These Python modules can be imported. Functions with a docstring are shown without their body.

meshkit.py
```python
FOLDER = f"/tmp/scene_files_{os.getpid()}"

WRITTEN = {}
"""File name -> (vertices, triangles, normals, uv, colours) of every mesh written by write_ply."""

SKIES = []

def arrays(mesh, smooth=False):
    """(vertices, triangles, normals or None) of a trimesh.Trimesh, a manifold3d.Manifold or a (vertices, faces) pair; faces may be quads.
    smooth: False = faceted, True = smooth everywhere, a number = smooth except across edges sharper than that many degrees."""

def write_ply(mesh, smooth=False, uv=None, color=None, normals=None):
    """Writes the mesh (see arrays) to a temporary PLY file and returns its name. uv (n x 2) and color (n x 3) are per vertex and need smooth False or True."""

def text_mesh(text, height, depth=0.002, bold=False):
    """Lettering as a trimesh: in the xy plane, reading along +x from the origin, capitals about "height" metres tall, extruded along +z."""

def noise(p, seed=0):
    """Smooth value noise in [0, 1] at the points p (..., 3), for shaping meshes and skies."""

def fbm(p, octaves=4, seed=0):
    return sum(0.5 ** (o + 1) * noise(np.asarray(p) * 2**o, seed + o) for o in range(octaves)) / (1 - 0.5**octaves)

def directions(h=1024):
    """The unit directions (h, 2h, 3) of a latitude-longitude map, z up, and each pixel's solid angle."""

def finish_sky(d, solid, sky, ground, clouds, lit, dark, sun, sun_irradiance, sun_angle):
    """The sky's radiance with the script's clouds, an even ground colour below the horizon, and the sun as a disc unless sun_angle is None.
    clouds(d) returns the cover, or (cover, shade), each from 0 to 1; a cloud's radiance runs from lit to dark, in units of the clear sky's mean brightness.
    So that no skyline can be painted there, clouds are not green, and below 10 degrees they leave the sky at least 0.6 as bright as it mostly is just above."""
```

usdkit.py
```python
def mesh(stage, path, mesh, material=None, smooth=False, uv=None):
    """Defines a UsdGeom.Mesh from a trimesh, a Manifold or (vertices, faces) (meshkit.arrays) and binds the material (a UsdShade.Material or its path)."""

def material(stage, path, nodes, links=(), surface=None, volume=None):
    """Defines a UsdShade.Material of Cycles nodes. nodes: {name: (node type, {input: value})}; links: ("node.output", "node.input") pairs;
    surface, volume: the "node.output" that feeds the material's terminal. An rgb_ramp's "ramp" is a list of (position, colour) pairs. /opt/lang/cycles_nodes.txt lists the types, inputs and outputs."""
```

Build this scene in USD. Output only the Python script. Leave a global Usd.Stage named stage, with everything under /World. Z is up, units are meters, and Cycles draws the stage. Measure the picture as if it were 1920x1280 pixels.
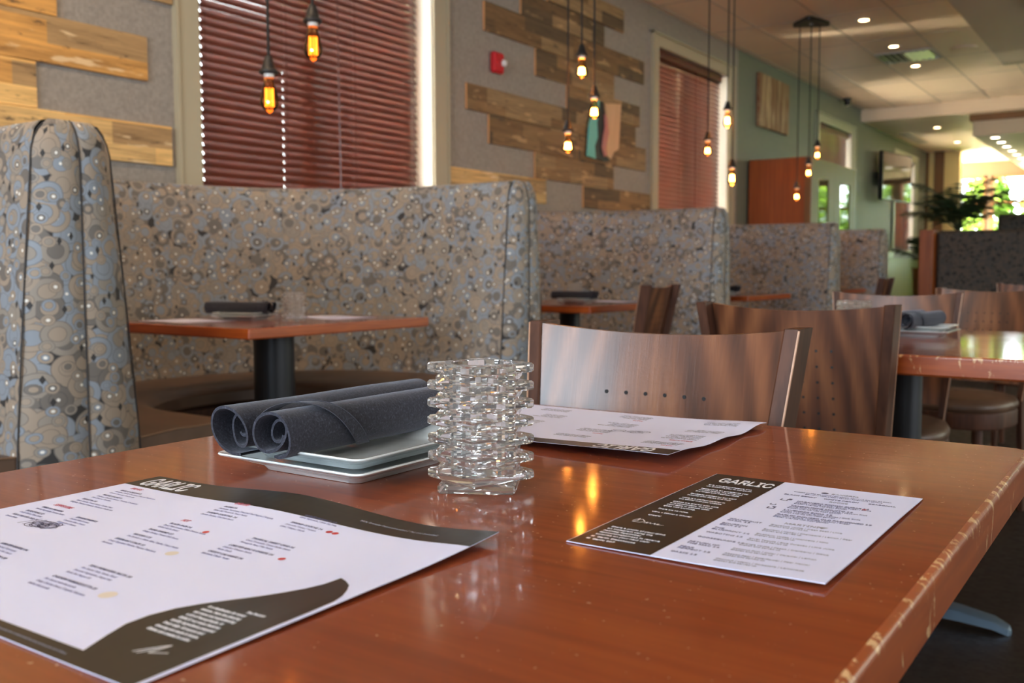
import math, random
import numpy as np
import trimesh
import manifold3d as m3
import shapely.geometry as sg
import meshkit, usdkit
from pxr import Usd, UsdGeom, UsdLux, UsdShade, Gf, Sdf, Vt

random.seed(7)
RNG = np.random.default_rng(7)
stage = Usd.Stage.CreateInMemory()
UsdGeom.SetStageUpAxis(stage, UsdGeom.Tokens.z)
UsdGeom.SetStageMetersPerUnit(stage, 1.0)
UsdGeom.Xform.Define(stage, '/World')
UsdGeom.Scope.Define(stage, '/World/Looks')

# ------------------------------------------------------------------ camera
FPX, PITCH, YAW, ROLL = 1812.0, -math.atan(134.5 / 1812.0), -0.6019, -0.0023
EYE = np.array([0.0, 0.0, 0.95])
fw = np.array([math.sin(YAW) * math.cos(PITCH), math.cos(YAW) * math.cos(PITCH), math.sin(PITCH)])
rt = np.array([math.cos(YAW), -math.sin(YAW), 0.0])
up = np.cross(rt, fw)
rt, up = math.cos(ROLL) * rt + math.sin(ROLL) * up, -math.sin(ROLL) * rt + math.cos(ROLL) * up
cam = UsdGeom.Camera.Define(stage, '/World/camera')
cam.AddTransformOp().Set(Gf.Matrix4d(*rt, 0, *up, 0, *(-fw), 0, *EYE, 1))
cam.CreateHorizontalApertureAttr(36.0)
cam.CreateVerticalApertureAttr(24.0)
cam.CreateFocalLengthAttr(36.0 * FPX / 1920.0)
cam.CreateFStopAttr(9.0)
cam.CreateFocusDistanceAttr(0.93)
cam.CreateClippingRangeAttr(Gf.Vec2f(0.02, 200))
cam.CreateExposureAttr(1.15)

# ------------------------------------------------------------------ daylight
dome = UsdLux.DomeLight.Define(stage, '/World/sky')
dome.CreateColorAttr(Gf.Vec3f(0.86, 0.95, 1.0))
dome.CreateIntensityAttr(3.0)
sun = UsdLux.DistantLight.Define(stage, '/World/sun')
sun.CreateAngleAttr(0.8)
sun.CreateColorAttr(Gf.Vec3f(1.0, 0.9, 0.74))
sun.CreateIntensityAttr(200000.0)
SUN_TO = np.array([0.25, 0.10, -0.963])          # the way the sunlight travels


def look_matrix(pos, direction, upv=(0, 0, 1)):
    z = -np.asarray(direction, float) / np.linalg.norm(direction)
    x = np.cross(upv, z)
    x /= np.linalg.norm(x)
    y = np.cross(z, x)
    return Gf.Matrix4d(*x, 0, *y, 0, *z, 0, *pos, 1)


sun.AddTransformOp().Set(look_matrix((0, 0, 8), SUN_TO))


def rect_light(name, pos, direction, w, h, color, intensity):
    l = UsdLux.RectLight.Define(stage, '/World/' + name)
    l.CreateWidthAttr(w)
    l.CreateHeightAttr(h)
    l.CreateColorAttr(Gf.Vec3f(*color))
    l.CreateIntensityAttr(intensity)
    l.AddTransformOp().Set(look_matrix(pos, direction))
    return l


# daylight through the windows behind the photographer and along the room's right side
rect_light('daylight_back_window', (-0.65, -3.98, 1.85), (0, 1, 0), 2.9, 2.1, (0.74, 0.87, 1.0), 8.5)
rect_light('daylight_right_window_near', (5.98, 2.0, 1.7), (-1, 0, 0), 6.0, 2.0, (0.9, 0.95, 1.0), 2.1)
rect_light('daylight_right_window_far', (5.98, 11.0, 1.7), (-1, 0, 0), 8.0, 2.0, (0.97, 1.0, 0.84), 1.8)


# warm recessed downlights over the nearest booths (their fittings are built with the ceiling)
for k, (dx, dy) in enumerate([(-2.55, 0.75), (-2.55, 1.95)]):
    dl = UsdLux.DiskLight.Define(stage, f'/World/downlight_{k + 1}')
    dl.CreateRadiusAttr(0.045)
    dl.CreateColorAttr(Gf.Vec3f(1.0, 0.72, 0.42))
    dl.CreateIntensityAttr(420.0)
    dl.AddTransformOp().Set(Gf.Matrix4d(1, 0, 0, 0, 0, 1, 0, 0, 0, 0, 1, 0, dx, dy, 3.245, 1))
# sunlight glinting off parked cars outside the left windows: it rises through the blinds and streaks the ceiling
for k, (gy, gx, gz) in enumerate([(3.4, -6.6, 0.4), (7.9, -5.9, 0.6), (9.1, -6.2, 0.5), (13.2, -6.4, 0.5), (17.4, -6.6, 0.5)]):
    rect_light(f'car_glint_{k + 1}', (gx, gy, gz), (0.8, 0.0, 0.6), 0.4, 0.10, (1.0, 0.86, 0.68), (700.0, 1700.0, 1700.0, 1100.0, 800.0)[k])


# ------------------------------------------------------------------ helpers
def lin(r, g, b):
    def f(c):
        c /= 255.0
        return c / 12.92 if c <= 0.04045 else ((c + 0.055) / 1.055) ** 2.4
    return (f(r), f(g), f(b))


COUNT = {}


def numbered(parent, name):
    k = (str(parent), name)
    n = COUNT.get(k, -1) + 1
    COUNT[k] = n
    return f'{parent}/{name}' + (f'_{n:03d}' if n else '')


def ppath(parent):
    return '/World' if parent is None else str(parent.GetPath())


def tag(p, label=None, cat=None, group=None, kind=None):
    for k, v in (('label', label), ('category', cat), ('group', group), ('kind', kind)):
        if v:
            p.SetCustomDataByKey(k, v)
    return p


def obj(name, mesh, mat, parent=None, smooth=False, uv=None, label=None, kind=None):
    m = usdkit.mesh(stage, numbered(ppath(parent), name), mesh, M[mat] if isinstance(mat, str) else mat, smooth=smooth, uv=uv)
    return tag(m.GetPrim(), label=label, kind=kind)


def place(x, loc=(0, 0, 0), rz=0.0, scale=None, tilt=None):
    x.AddTranslateOp().Set(Gf.Vec3d(*map(float, loc)))
    if rz:
        x.AddRotateZOp().Set(float(rz))
    if tilt:
        x.AddRotateXYZOp().Set(Gf.Vec3f(*tilt))
    if scale:
        x.AddScaleOp().Set(Gf.Vec3f(*scale))


def thing(name, label, cat, loc=(0, 0, 0), rz=0.0, group=None, kind=None, scale=None, tilt=None):
    x = UsdGeom.Xform.Define(stage, numbered('/World', name))
    place(x, loc, rz, scale, tilt)
    return tag(x.GetPrim(), label, cat, group, kind)


def dup(src, label, loc, rz=0.0, group=None, scale=None, tilt=None):
    base = src.GetName()
    if base[-4:-3] == '_' and base[-3:].isdigit():
        base = base[:-4]
    was = src.GetCustomData()
    x = UsdGeom.Xform.Define(stage, numbered('/World', base))
    p = x.GetPrim()
    p.GetReferences().AddInternalReference(src.GetPath())
    x.ClearXformOpOrder()
    x.GetXformOpOrderAttr().Set([])
    ops = []
    for nm, typ, val in (('xformOp:translate', Sdf.ValueTypeNames.Double3, Gf.Vec3d(*map(float, loc))),
                         ('xformOp:rotateZ', Sdf.ValueTypeNames.Float, float(rz)),
                         ('xformOp:rotateXYZ', Sdf.ValueTypeNames.Float3, Gf.Vec3f(*tilt) if tilt else None),
                         ('xformOp:scale', Sdf.ValueTypeNames.Float3, Gf.Vec3f(*scale) if scale else None)):
        if val is None:
            continue
        p.CreateAttribute(nm, typ).Set(val)
        ops.append(nm)
    x.GetXformOpOrderAttr().Set(ops)
    p.SetInstanceable(True)
    return tag(p, label, was['category'], group or was.get('group'))


def bx(x0, x1, y0, y1, z0, z1):
    b = trimesh.creation.box((abs(x1 - x0), abs(y1 - y0), abs(z1 - z0)))
    b.apply_translation(((x0 + x1) / 2, (y0 + y1) / 2, (z0 + z1) / 2))
    return b


def cbx(x0, x1, y0, y1, z0, z1, c=0.004):
    """a box with chamfered edges"""
    pts = []
    for sx in (0, 1):
        for sy in (0, 1):
            for sz in (0, 1):
                p = np.array([(x0, x1)[sx], (y0, y1)[sy], (z0, z1)[sz]], float)
                s = np.array([1 - 2 * sx, 1 - 2 * sy, 1 - 2 * sz]) * c
                for k in range(3):
                    q = p.copy()
                    for j in range(3):
                        if j != k:
                            q[j] += s[j]
                    pts.append(q)
    return trimesh.PointCloud(pts).convex_hull


def cat(*ms):
    ms = [m for x in ms for m in (x if isinstance(x, (list, tuple)) else [x])]
    return trimesh.util.concatenate(ms)


def frames(p):
    p = np.asarray(p, float)
    t = np.gradient(p, axis=0)
    t /= np.linalg.norm(t, axis=1, keepdims=True) + 1e-12
    ref = np.array([0, 0, 1.0]) if abs(t[:, 2]).mean() < 0.8 else np.array([1.0, 0, 0])
    a = np.cross(t, ref)
    a /= np.linalg.norm(a, axis=1, keepdims=True) + 1e-12
    return t, a, np.cross(t, a)


def tube(p, r, sides=8):
    p = np.asarray(p, float)
    t, a, b = frames(p)
    n, ang = len(p), np.arange(sides) * 2 * np.pi / sides
    r = np.broadcast_to(r, (n,))
    v = p[:, None] + r[:, None, None] * (np.cos(ang)[None, :, None] * a[:, None] + np.sin(ang)[None, :, None] * b[:, None])
    v = np.vstack([v.reshape(-1, 3), p[:1], p[-1:]])
    f = []
    for i in range(n - 1):
        for j in range(sides):
            k = (j + 1) % sides
            f += [[i * sides + j, i * sides + k, (i + 1) * sides + k], [i * sides + j, (i + 1) * sides + k, (i + 1) * sides + j]]
    for j in range(sides):
        k = (j + 1) % sides
        f += [[n * sides, k, j], [n * sides + 1, (n - 1) * sides + j, (n - 1) * sides + k]]
    m = trimesh.Trimesh(v, f, process=False)
    if m.volume < 0:
        m.invert()
    return m


def cyl(p0, p1, r, sides=12):
    return tube([p0, p1], r, sides)


def lathe(profile, n=24, at=(0, 0, 0)):
    """profile: (r, z) pairs, bottom to top on the outside"""
    pr = np.asarray(profile, float)
    ang = np.arange(n) * 2 * np.pi / n
    v = np.stack([pr[:, None, 0] * np.cos(ang), pr[:, None, 0] * np.sin(ang), np.repeat(pr[:, 1:], n, 1)], -1).reshape(-1, 3) + np.asarray(at)
    f = []
    for i in range(len(pr) - 1):
        for j in range(n):
            k = (j + 1) % n
            f += [[i * n + j, i * n + k, (i + 1) * n + k], [i * n + j, (i + 1) * n + k, (i + 1) * n + j]]
    return trimesh.Trimesh(v, f, process=False)


def grid_mesh(V):
    """V (n, m, 3) -> faces of an open grid"""
    n, m = V.shape[:2]
    i, j = np.meshgrid(np.arange(n - 1), np.arange(m - 1), indexing='ij')
    a = (i * m + j).ravel()
    q = np.stack([a, a + m, a + m + 1, a + 1], 1)
    return V.reshape(-1, 3), np.vstack([q[:, [0, 1, 2]], q[:, [0, 2, 3]]])


def extrude(poly, h):
    return trimesh.creation.extrude_polygon(poly, h, engine='earcut')


def from_manifold(m):
    mm = m.to_mesh()
    return trimesh.Trimesh(np.array(mm.vert_properties[:, :3]), np.array(mm.tri_verts), process=False)


# ------------------------------------------------------------------ materials
M = {}


def mat(name, nodes, links=(), surface='p.BSDF'):
    M[name] = usdkit.material(stage, '/World/Looks/' + name, nodes, links, surface=surface)
    return M[name]


def plain(name, col, rough=0.5, **kw):
    return mat(name, {'p': ('principled_bsdf', dict(base_color=col, roughness=rough, **kw))})


def grained(name, c_dark, c_light, scale, rough=0.4, coat=0.0, bump=0.0, detail=6, dist=0.3, stops=None, coat_rough=0.08, world=False, spec=0.5):
    """wood: noise stretched along the grain"""
    stops = stops or [(0.3, c_dark), (0.7, c_light)]
    nodes = {
        't': ('texture_coordinate', {}) if not world else ('geometry', {}),
        'm': ('mapping', {'scale': scale}),
        'oi': ('object_info', {}),
        'add': ('vector_math', {'math_type': 'multiply_add', 'vector2': (1, 1, 1)}),
        'sc': ('vector_math', {'math_type': 'scale', 'vector1': (13.1, 7.7, 5.3)}),
        'n': ('noise_texture', {'scale': 1.0, 'detail': detail, 'roughness': 0.62, 'distortion': dist}),
        'r': ('rgb_ramp', {'ramp': stops}),
        'p': ('principled_bsdf', {'roughness': rough, 'coat_weight': coat, 'coat_roughness': coat_rough, 'specular_ior_level': spec}),
    }
    links = [('t.position' if world else 't.object', 'm.vector'), ('oi.random', 'sc.scale'), ('m.vector', 'add.vector1'), ('sc.vector', 'add.vector3'),
             ('add.vector', 'n.vector'), ('n.fac', 'r.fac'), ('r.color', 'p.base_color')]
    if bump:
        nodes['b'] = ('bump', {'strength': 0.4, 'distance': bump})
        links += [('n.fac', 'b.height'), ('b.normal', 'p.normal')]
    return mat(name, nodes, links)


plain('white_paint', lin(205, 200, 190), 0.5)
plain('trim_paint', lin(172, 161, 136), 0.45)
plain('trim_paint_far', lin(160, 165, 140), 0.4)
plain('black_metal', (0.012, 0.011, 0.011), 0.45)
plain('pedestal_metal', lin(52, 54, 58), 0.38, metallic=0.3)
plain('foot_metal', lin(104, 124, 142), 0.35, metallic=0.5)
plain('cord_black', (0.01, 0.008, 0.007), 0.7)
plain('porcelain', lin(225, 215, 205), 0.3)
plain('alarm_red', (0.55, 0.012, 0.02), 0.35)
plain('strobe_lens', lin(225, 222, 220), 0.15)
plain('plate_glaze', lin(226, 232, 232), 0.12, coat_weight=0.4)
plain('paper_white', lin(222, 224, 252), 0.55)
plain('ink_black', lin(33, 28, 21), 0.3)
plain('ink_text', lin(88, 86, 120), 0.6)
plain('ink_body', lin(146, 144, 176), 0.6)
plain('ink_red', lin(196, 90, 110), 0.6)
plain('ink_spice', lin(205, 40, 40), 0.5)
plain('ink_tan', lin(224, 212, 200), 0.5)
plain('ink_white', lin(232, 230, 235), 0.5)
plain('ink_grey', lin(130, 128, 138), 0.6)
plain('piping_dark', lin(54, 50, 49), 0.7)
plain('screen_black', (0.006, 0.006, 0.007), 0.04)
plain('plastic_black', (0.012, 0.012, 0.013), 0.4)
plain('ceiling_grid', lin(196, 180, 160), 0.5)
plain('soffit_paint', lin(186, 170, 150), 0.6)
plain('vent_metal', lin(200, 197, 190), 0.3, metallic=0.6)
plain('cream_paint', lin(226, 205, 140), 0.4)
plain('brown_paint', lin(120, 82, 42), 0.45)
plain('wainscot_green', lin(92, 112, 50), 0.35)
plain('rail_pale', lin(150, 168, 130), 0.4)
plain('far_wall_brown', lin(92, 76, 52), 0.6)
plain('shade_white', lin(205, 208, 205), 0.6)
plain('teal_paint', lin(110, 190, 178), 0.5)
plain('pink_paint', lin(190, 120, 112), 0.5)
plain('concrete', lin(188, 178, 160), 0.9)
plain('bark', lin(70, 56, 44), 0.9)
plain('rubber', (0.02, 0.02, 0.02), 0.8)
plain('hem_thread', lin(70, 72, 84), 0.9)
plain('vinyl_piping', lin(120, 92, 70), 0.4)
plain('cabinet_front', lin(112, 100, 48), 0.45, specular_ior_level=0.18)
plain('dark_glass', (0.01, 0.012, 0.01), 0.03)
mat('vinyl_brown', {'g': ('geometry', {}), 'n': ('noise_texture', {'scale': 160.0, 'detail': 3}), 'n2': ('noise_texture', {'scale': 7.0, 'detail': 2}),
                    'r': ('rgb_ramp', {'ramp': [(0.3, lin(84, 62, 47)), (0.7, lin(104, 78, 60))]}), 'b': ('bump', {'strength': 0.25, 'distance': 0.002}),
                    'p': ('principled_bsdf', {'roughness': 0.38})},
    [('g.position', 'n.vector'), ('g.position', 'n2.vector'), ('n2.fac', 'r.fac'), ('r.color', 'p.base_color'), ('n.fac', 'b.height'), ('b.normal', 'p.normal')])
# walls
for nm, a, b in (('wallpaper_grey', lin(134, 126, 119), lin(154, 145, 136)), ('wall_paint_far', lin(106, 112, 99), lin(118, 123, 110))):
    mat(nm, {'g': ('geometry', {}), 'n': ('noise_texture', {'scale': 55.0, 'detail': 3, 'roughness': 0.7}), 'r': ('rgb_ramp', {'ramp': [(0.35, a), (0.65, b)]}),
             'b': ('bump', {'strength': 0.35, 'distance': 0.003}), 'p': ('principled_bsdf', {'roughness': 0.55, 'specular_ior_level': 0.5 if nm == 'wallpaper_grey' else 0.3})},
        [('g.position', 'n.vector'), ('n.fac', 'r.fac'), ('r.color', 'p.base_color'), ('n.fac', 'b.height'), ('b.normal', 'p.normal')])
plain('room_paint', lin(186, 172, 152), 0.7)
mat('ceiling_tile', {'g': ('geometry', {}), 'n': ('noise_texture', {'scale': 140.0, 'detail': 2}), 'r': ('rgb_ramp', {'ramp': [(0.3, lin(224, 200, 174)), (0.6, lin(236, 214, 188))]}),
                     'b': ('bump', {'strength': 0.3, 'distance': 0.002}), 'p': ('principled_bsdf', {'roughness': 0.5, 'specular_ior_level': 0.4})},
    [('g.position', 'n.vector'), ('n.fac', 'r.fac'), ('r.color', 'p.base_color'), ('n.fac', 'b.height'), ('b.normal', 'p.normal')])
mat('floor_wood', {'g': ('geometry', {}), 'm': ('mapping', {'scale': (14, 1.2, 1)}), 'n': ('noise_texture', {'scale': 1.0, 'detail': 6, 'roughness': 0.65}),
                   'n2': ('noise_texture', {'scale': 30.0, 'detail': 4, 'roughness': 0.8}),
                   'r': ('rgb_ramp', {'ramp': [(0.3, lin(26, 21, 19)), (0.62, lin(46, 38, 34)), (0.8, lin(66, 58, 54))]}), 'rr': ('map_range', {'from_min': 0.3, 'from_max': 0.7, 'to_min': 0.3, 'to_max': 0.6}),
                   'p': ('principled_bsdf', {'roughness': 0.4})},
    [('g.position', 'm.vector'), ('m.vector', 'n.vector'), ('g.position', 'n2.vector'), ('n.fac', 'r.fac'), ('r.color', 'p.base_color'), ('n2.fac', 'rr.value'), ('rr.result', 'p.roughness')])
# blinds: dark cherry slats with a satin varnish
grained('slat_wood', lin(80, 36, 25), lin(102, 49, 36), (60, 2.5, 60), rough=0.3, detail=3, world=True, coat=0.3, coat_rough=0.25)
# restaurant chairs
CH = [(0.22, lin(64, 35, 21)), (0.42, lin(98, 56, 33)), (0.58, lin(122, 74, 45)), (0.8, lin(154, 100, 62))]
mat('chair_wood', {'t': ('texture_coordinate', {}), 'm': ('mapping', {'scale': (26, 8, 2.4)}), 'n': ('noise_texture', {'scale': 1.0, 'detail': 5, 'roughness': 0.6, 'distortion': 0.8}),
                   'm2': ('mapping', {'scale': (7, 3, 1.1)}), 'w': ('wave_texture', {'wave_type': 'rings', 'rings_direction': 'y', 'scale': 1.3, 'distortion': 7.0, 'detail': 2.0, 'detail_scale': 0.8}),
                   'mx': ('mix_float', {'fac': 0.27}), 'r': ('rgb_ramp', {'ramp': CH}), 'fine': ('noise_texture', {'scale': 1.0, 'detail': 3}), 'm3': ('mapping', {'scale': (420, 60, 9)}),
                   'b': ('bump', {'strength': 0.25, 'distance': 0.001}), 'p': ('principled_bsdf', {'roughness': 0.42, 'coat_weight': 0.5, 'coat_roughness': 0.24})},
    [('t.object', 'm.vector'), ('m.vector', 'n.vector'), ('t.object', 'm2.vector'), ('m2.vector', 'w.vector'), ('n.fac', 'mx.a'), ('w.fac', 'mx.b'), ('mx.result', 'r.fac'), ('r.color', 'p.base_color'),
     ('t.object', 'm3.vector'), ('m3.vector', 'fine.vector'), ('fine.fac', 'b.height'), ('b.normal', 'p.normal')])
grained('chair_dark', lin(56, 32, 22), lin(94, 58, 40), (40, 40, 4), rough=0.5, spec=0.3)
grained('worn_edge', lin(176, 128, 98), lin(206, 164, 134), (80, 80, 20), rough=0.4)
grained('cabinet_side', lin(132, 62, 18), lin(164, 84, 28), (30, 30, 1.5), rough=0.4, world=True)
grained('sign_wood', lin(196, 152, 112), lin(216, 174, 134), (1, 60, 3), rough=0.5, world=True)
# cherry-stained table tops under a glossy, slightly scuffed lacquer
TB = [(0.25, lin(112, 42, 9)), (0.5, lin(138, 57, 14)), (0.75, lin(158, 76, 24))]
mat('table_wood', {'t': ('texture_coordinate', {}), 'm': ('mapping', {'scale': (5, 90, 90)}), 'n': ('noise_texture', {'scale': 1.0, 'detail': 5, 'roughness': 0.6, 'distortion': 0.2}),
                   'm2': ('mapping', {'scale': (1.6, 5, 5)}), 'n2': ('noise_texture', {'scale': 1.0, 'detail': 3}), 'mx': ('mix_float', {'fac': 0.45}), 'r': ('rgb_ramp', {'ramp': TB}),
                   'sp': ('noise_texture', {'scale': 260.0, 'detail': 1.0}), 'sr': ('map_range', {'from_min': 0.758, 'from_max': 0.775, 'to_min': 0.0, 'to_max': 0.75, 'clamp': True}),
                   'mc': ('mix_color', {'b': lin(205, 165, 140)}), 'sm': ('noise_texture', {'scale': 9.0, 'detail': 4, 'roughness': 0.7}),
                   'sq': ('map_range', {'from_min': 0.3, 'from_max': 0.7, 'to_min': 0.06, 'to_max': 0.12}),
                   'fb': ('bump', {'strength': 0.05, 'distance': 0.002}),
                   'p': ('principled_bsdf', {'roughness': 0.5, 'specular_ior_level': 0.25, 'coat_weight': 0.9, 'coat_ior': 1.45, 'coat_roughness': 0.1})},
    [('t.object', 'm.vector'), ('m.vector', 'n.vector'), ('t.object', 'm2.vector'), ('m2.vector', 'n2.vector'), ('n.fac', 'mx.a'), ('n2.fac', 'mx.b'), ('mx.result', 'r.fac'),
     ('t.object', 'sp.vector'), ('sp.fac', 'sr.value'), ('sr.result', 'mc.fac'), ('r.color', 'mc.a'), ('mc.result', 'p.base_color'),
     ('t.object', 'sm.vector'), ('sm.fac', 'sq.value'), ('sq.result', 'p.coat_roughness'), ('n2.fac', 'fb.height'), ('fb.normal', 'p.coat_normal')])
mat('table_edge', {'t': ('texture_coordinate', {}), 'm': ('mapping', {'scale': (4, 4, 60)}), 'n': ('noise_texture', {'scale': 1.0, 'detail': 5, 'roughness': 0.6}), 'r': ('rgb_ramp', {'ramp': [(0.3, lin(138, 56, 12)), (0.7, lin(180, 86, 26))]}),
                   'mw': ('mapping', {'scale': (60, 60, 24)}), 'w': ('noise_texture', {'scale': 1.0, 'detail': 5, 'roughness': 0.75, 'distortion': 0.6}), 'sz': ('separate_xyz', {}), 'zr': ('map_range', {'from_min': 0.748, 'from_max': 0.758, 'to_min': 0.0, 'to_max': 0.075, 'clamp': True}), 'wa': ('math', {'math_type': 'add'}), 'wr': ('map_range', {'from_min': 0.605, 'from_max': 0.64, 'to_min': 0.0, 'to_max': 0.9, 'clamp': True}),
                   'mc': ('mix_color', {'b': lin(232, 190, 138)}), 'p': ('principled_bsdf', {'roughness': 0.4, 'coat_weight': 0.6, 'coat_roughness': 0.2})},
    [('t.object', 'm.vector'), ('m.vector', 'n.vector'), ('n.fac', 'r.fac'), ('t.object', 'mw.vector'), ('mw.vector', 'w.vector'), ('t.object', 'sz.vector'), ('sz.z', 'zr.value'), ('w.fac', 'wa.value1'), ('zr.result', 'wa.value2'), ('wa.value', 'wr.value'), ('wr.result', 'mc.fac'), ('r.color', 'mc.a'), ('mc.result', 'p.base_color')])
grained('table_edge_clean', lin(150, 62, 14), lin(186, 88, 26), (4, 4, 60), rough=0.4, coat=0.6, coat_rough=0.2)
# reclaimed-look planks: a printed brick of tones, streaks and dark knots
for nm, cols, spot in (('plank_grey', [lin(108, 82, 54), lin(138, 106, 70), lin(96, 76, 54), lin(150, 122, 86), lin(120, 90, 58)], lin(196, 158, 112)),
                       ('plank_warm', [lin(226, 176, 104), lin(172, 138, 94), lin(236, 192, 122), lin(204, 150, 80), lin(214, 176, 116)], lin(235, 205, 160))):
    mat(nm, {'g': ('geometry', {}), 'oi': ('object_info', {}), 'sx': ('separate_xyz', {}), 'cx': ('combine_xyz', {}),
             'ry': ('math', {'math_type': 'multiply_add', 'value2': 1.7, 'value3': 0.0}), 'rz': ('math', {'math_type': 'multiply_add', 'value2': 10.6, 'value3': 2.0}),
             'fl': ('math', {'math_type': 'floor'}), 'wy': ('math', {'math_type': 'multiply_add', 'value2': 0.37}), 'fy': ('math', {'math_type': 'floor'}),
             'wc': ('combine_xyz', {}), 'wn': ('white_noise_texture', {'dimensions': '3D'}), 'r': ('rgb_ramp', {'ramp': [(i / 5.0, c) for i, c in enumerate(cols)], 'interpolate': False}),
             'm': ('mapping', {'scale': (1, 2.4, 38)}), 'n': ('noise_texture', {'scale': 1.0, 'detail': 7, 'roughness': 0.7, 'distortion': 0.5}), 'st': ('rgb_ramp', {'ramp': [(0.28, (0.36, 0.31, 0.27)), (0.42, (0.78, 0.75, 0.72)), (0.55, (1.02, 1.0, 0.97)), (0.75, (1.38, 1.33, 1.22))]}),
             'mu': ('mix', {'mix_type': 'multiply', 'fac': 1.0}),
             'm2': ('mapping', {'scale': (1, 6, 22)}), 'n2': ('noise_texture', {'scale': 1.0, 'detail': 5, 'roughness': 0.7}), 'k': ('map_range', {'from_min': 0.60, 'from_max': 0.68, 'to_min': 0.0, 'to_max': 0.8, 'clamp': True}),
             'mk': ('mix_color', {'b': lin(58, 44, 36)}),
             'n3': ('noise_texture', {'scale': 1.0, 'detail': 3, 'roughness': 0.6}), 'm4': ('mapping', {'scale': (1, 3.2, 16), 'location': (3, 5, 9)}), 'k3': ('map_range', {'from_min': 0.61, 'from_max': 0.66, 'to_min': 0.0, 'to_max': 0.7, 'clamp': True}), 'ml': ('mix_color', {'b': spot}),
             'p': ('principled_bsdf', {'roughness': 0.6})},
        [('g.position', 'sx.vector'), ('sx.y', 'ry.value1'), ('sx.z', 'rz.value1'), ('rz.value', 'fl.value1'), ('fl.value', 'wy.value1'), ('ry.value', 'wy.value3'), ('wy.value', 'fy.value1'),
         ('fy.value', 'wc.x'), ('fl.value', 'wc.y'), ('oi.random', 'wc.z'), ('wc.vector', 'wn.vector'), ('wn.value', 'r.fac'), ('g.position', 'm.vector'), ('m.vector', 'n.vector'), ('n.fac', 'st.fac'),
         ('r.color', 'mu.color1'), ('st.color', 'mu.color2'), ('g.position', 'm2.vector'), ('m2.vector', 'n2.vector'), ('n2.fac', 'k.value'), ('mu.color', 'mk.a'), ('k.result', 'mk.fac'),
         ('g.position', 'm4.vector'), ('m4.vector', 'n3.vector'), ('n3.fac', 'k3.value'), ('mk.result', 'ml.a'), ('k3.result', 'ml.fac'), ('ml.result', 'p.base_color')])
plain('plank_cut', lin(206, 148, 96), 0.6)
# upholstery: overlapping ringed discs in tan, slate and taupe; dark chips show where no disc covers the ground
TAN, BLU, GRB, DRK, LTB = lin(158, 140, 122), lin(137, 143, 151), lin(110, 102, 95), lin(46, 43, 42), lin(146, 135, 123)
nodes = {'u': ('attribute', {'attribute': 'st'}), 'dn': ('noise_texture', {'scale': 14.0, 'detail': 1.0}), 'ds': ('vector_math', {'math_type': 'multiply_add', 'vector2': (0.009, 0.009, 0.0)}),
         'base': ('color', {'value': DRK}), 'wv': ('noise_texture', {'scale': 900.0, 'detail': 1}), 'b': ('bump', {'strength': 0.2, 'distance': 0.001}), 'p': ('principled_bsdf', {'roughness': 0.62, 'sheen_weight': 0.1})}
links = [('u.vector', 'dn.vector'), ('dn.color', 'ds.vector1'), ('u.vector', 'ds.vector3'), ('u.vector', 'wv.vector'), ('wv.fac', 'b.height'), ('b.normal', 'p.normal')]
prev = 'base.color'
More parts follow.
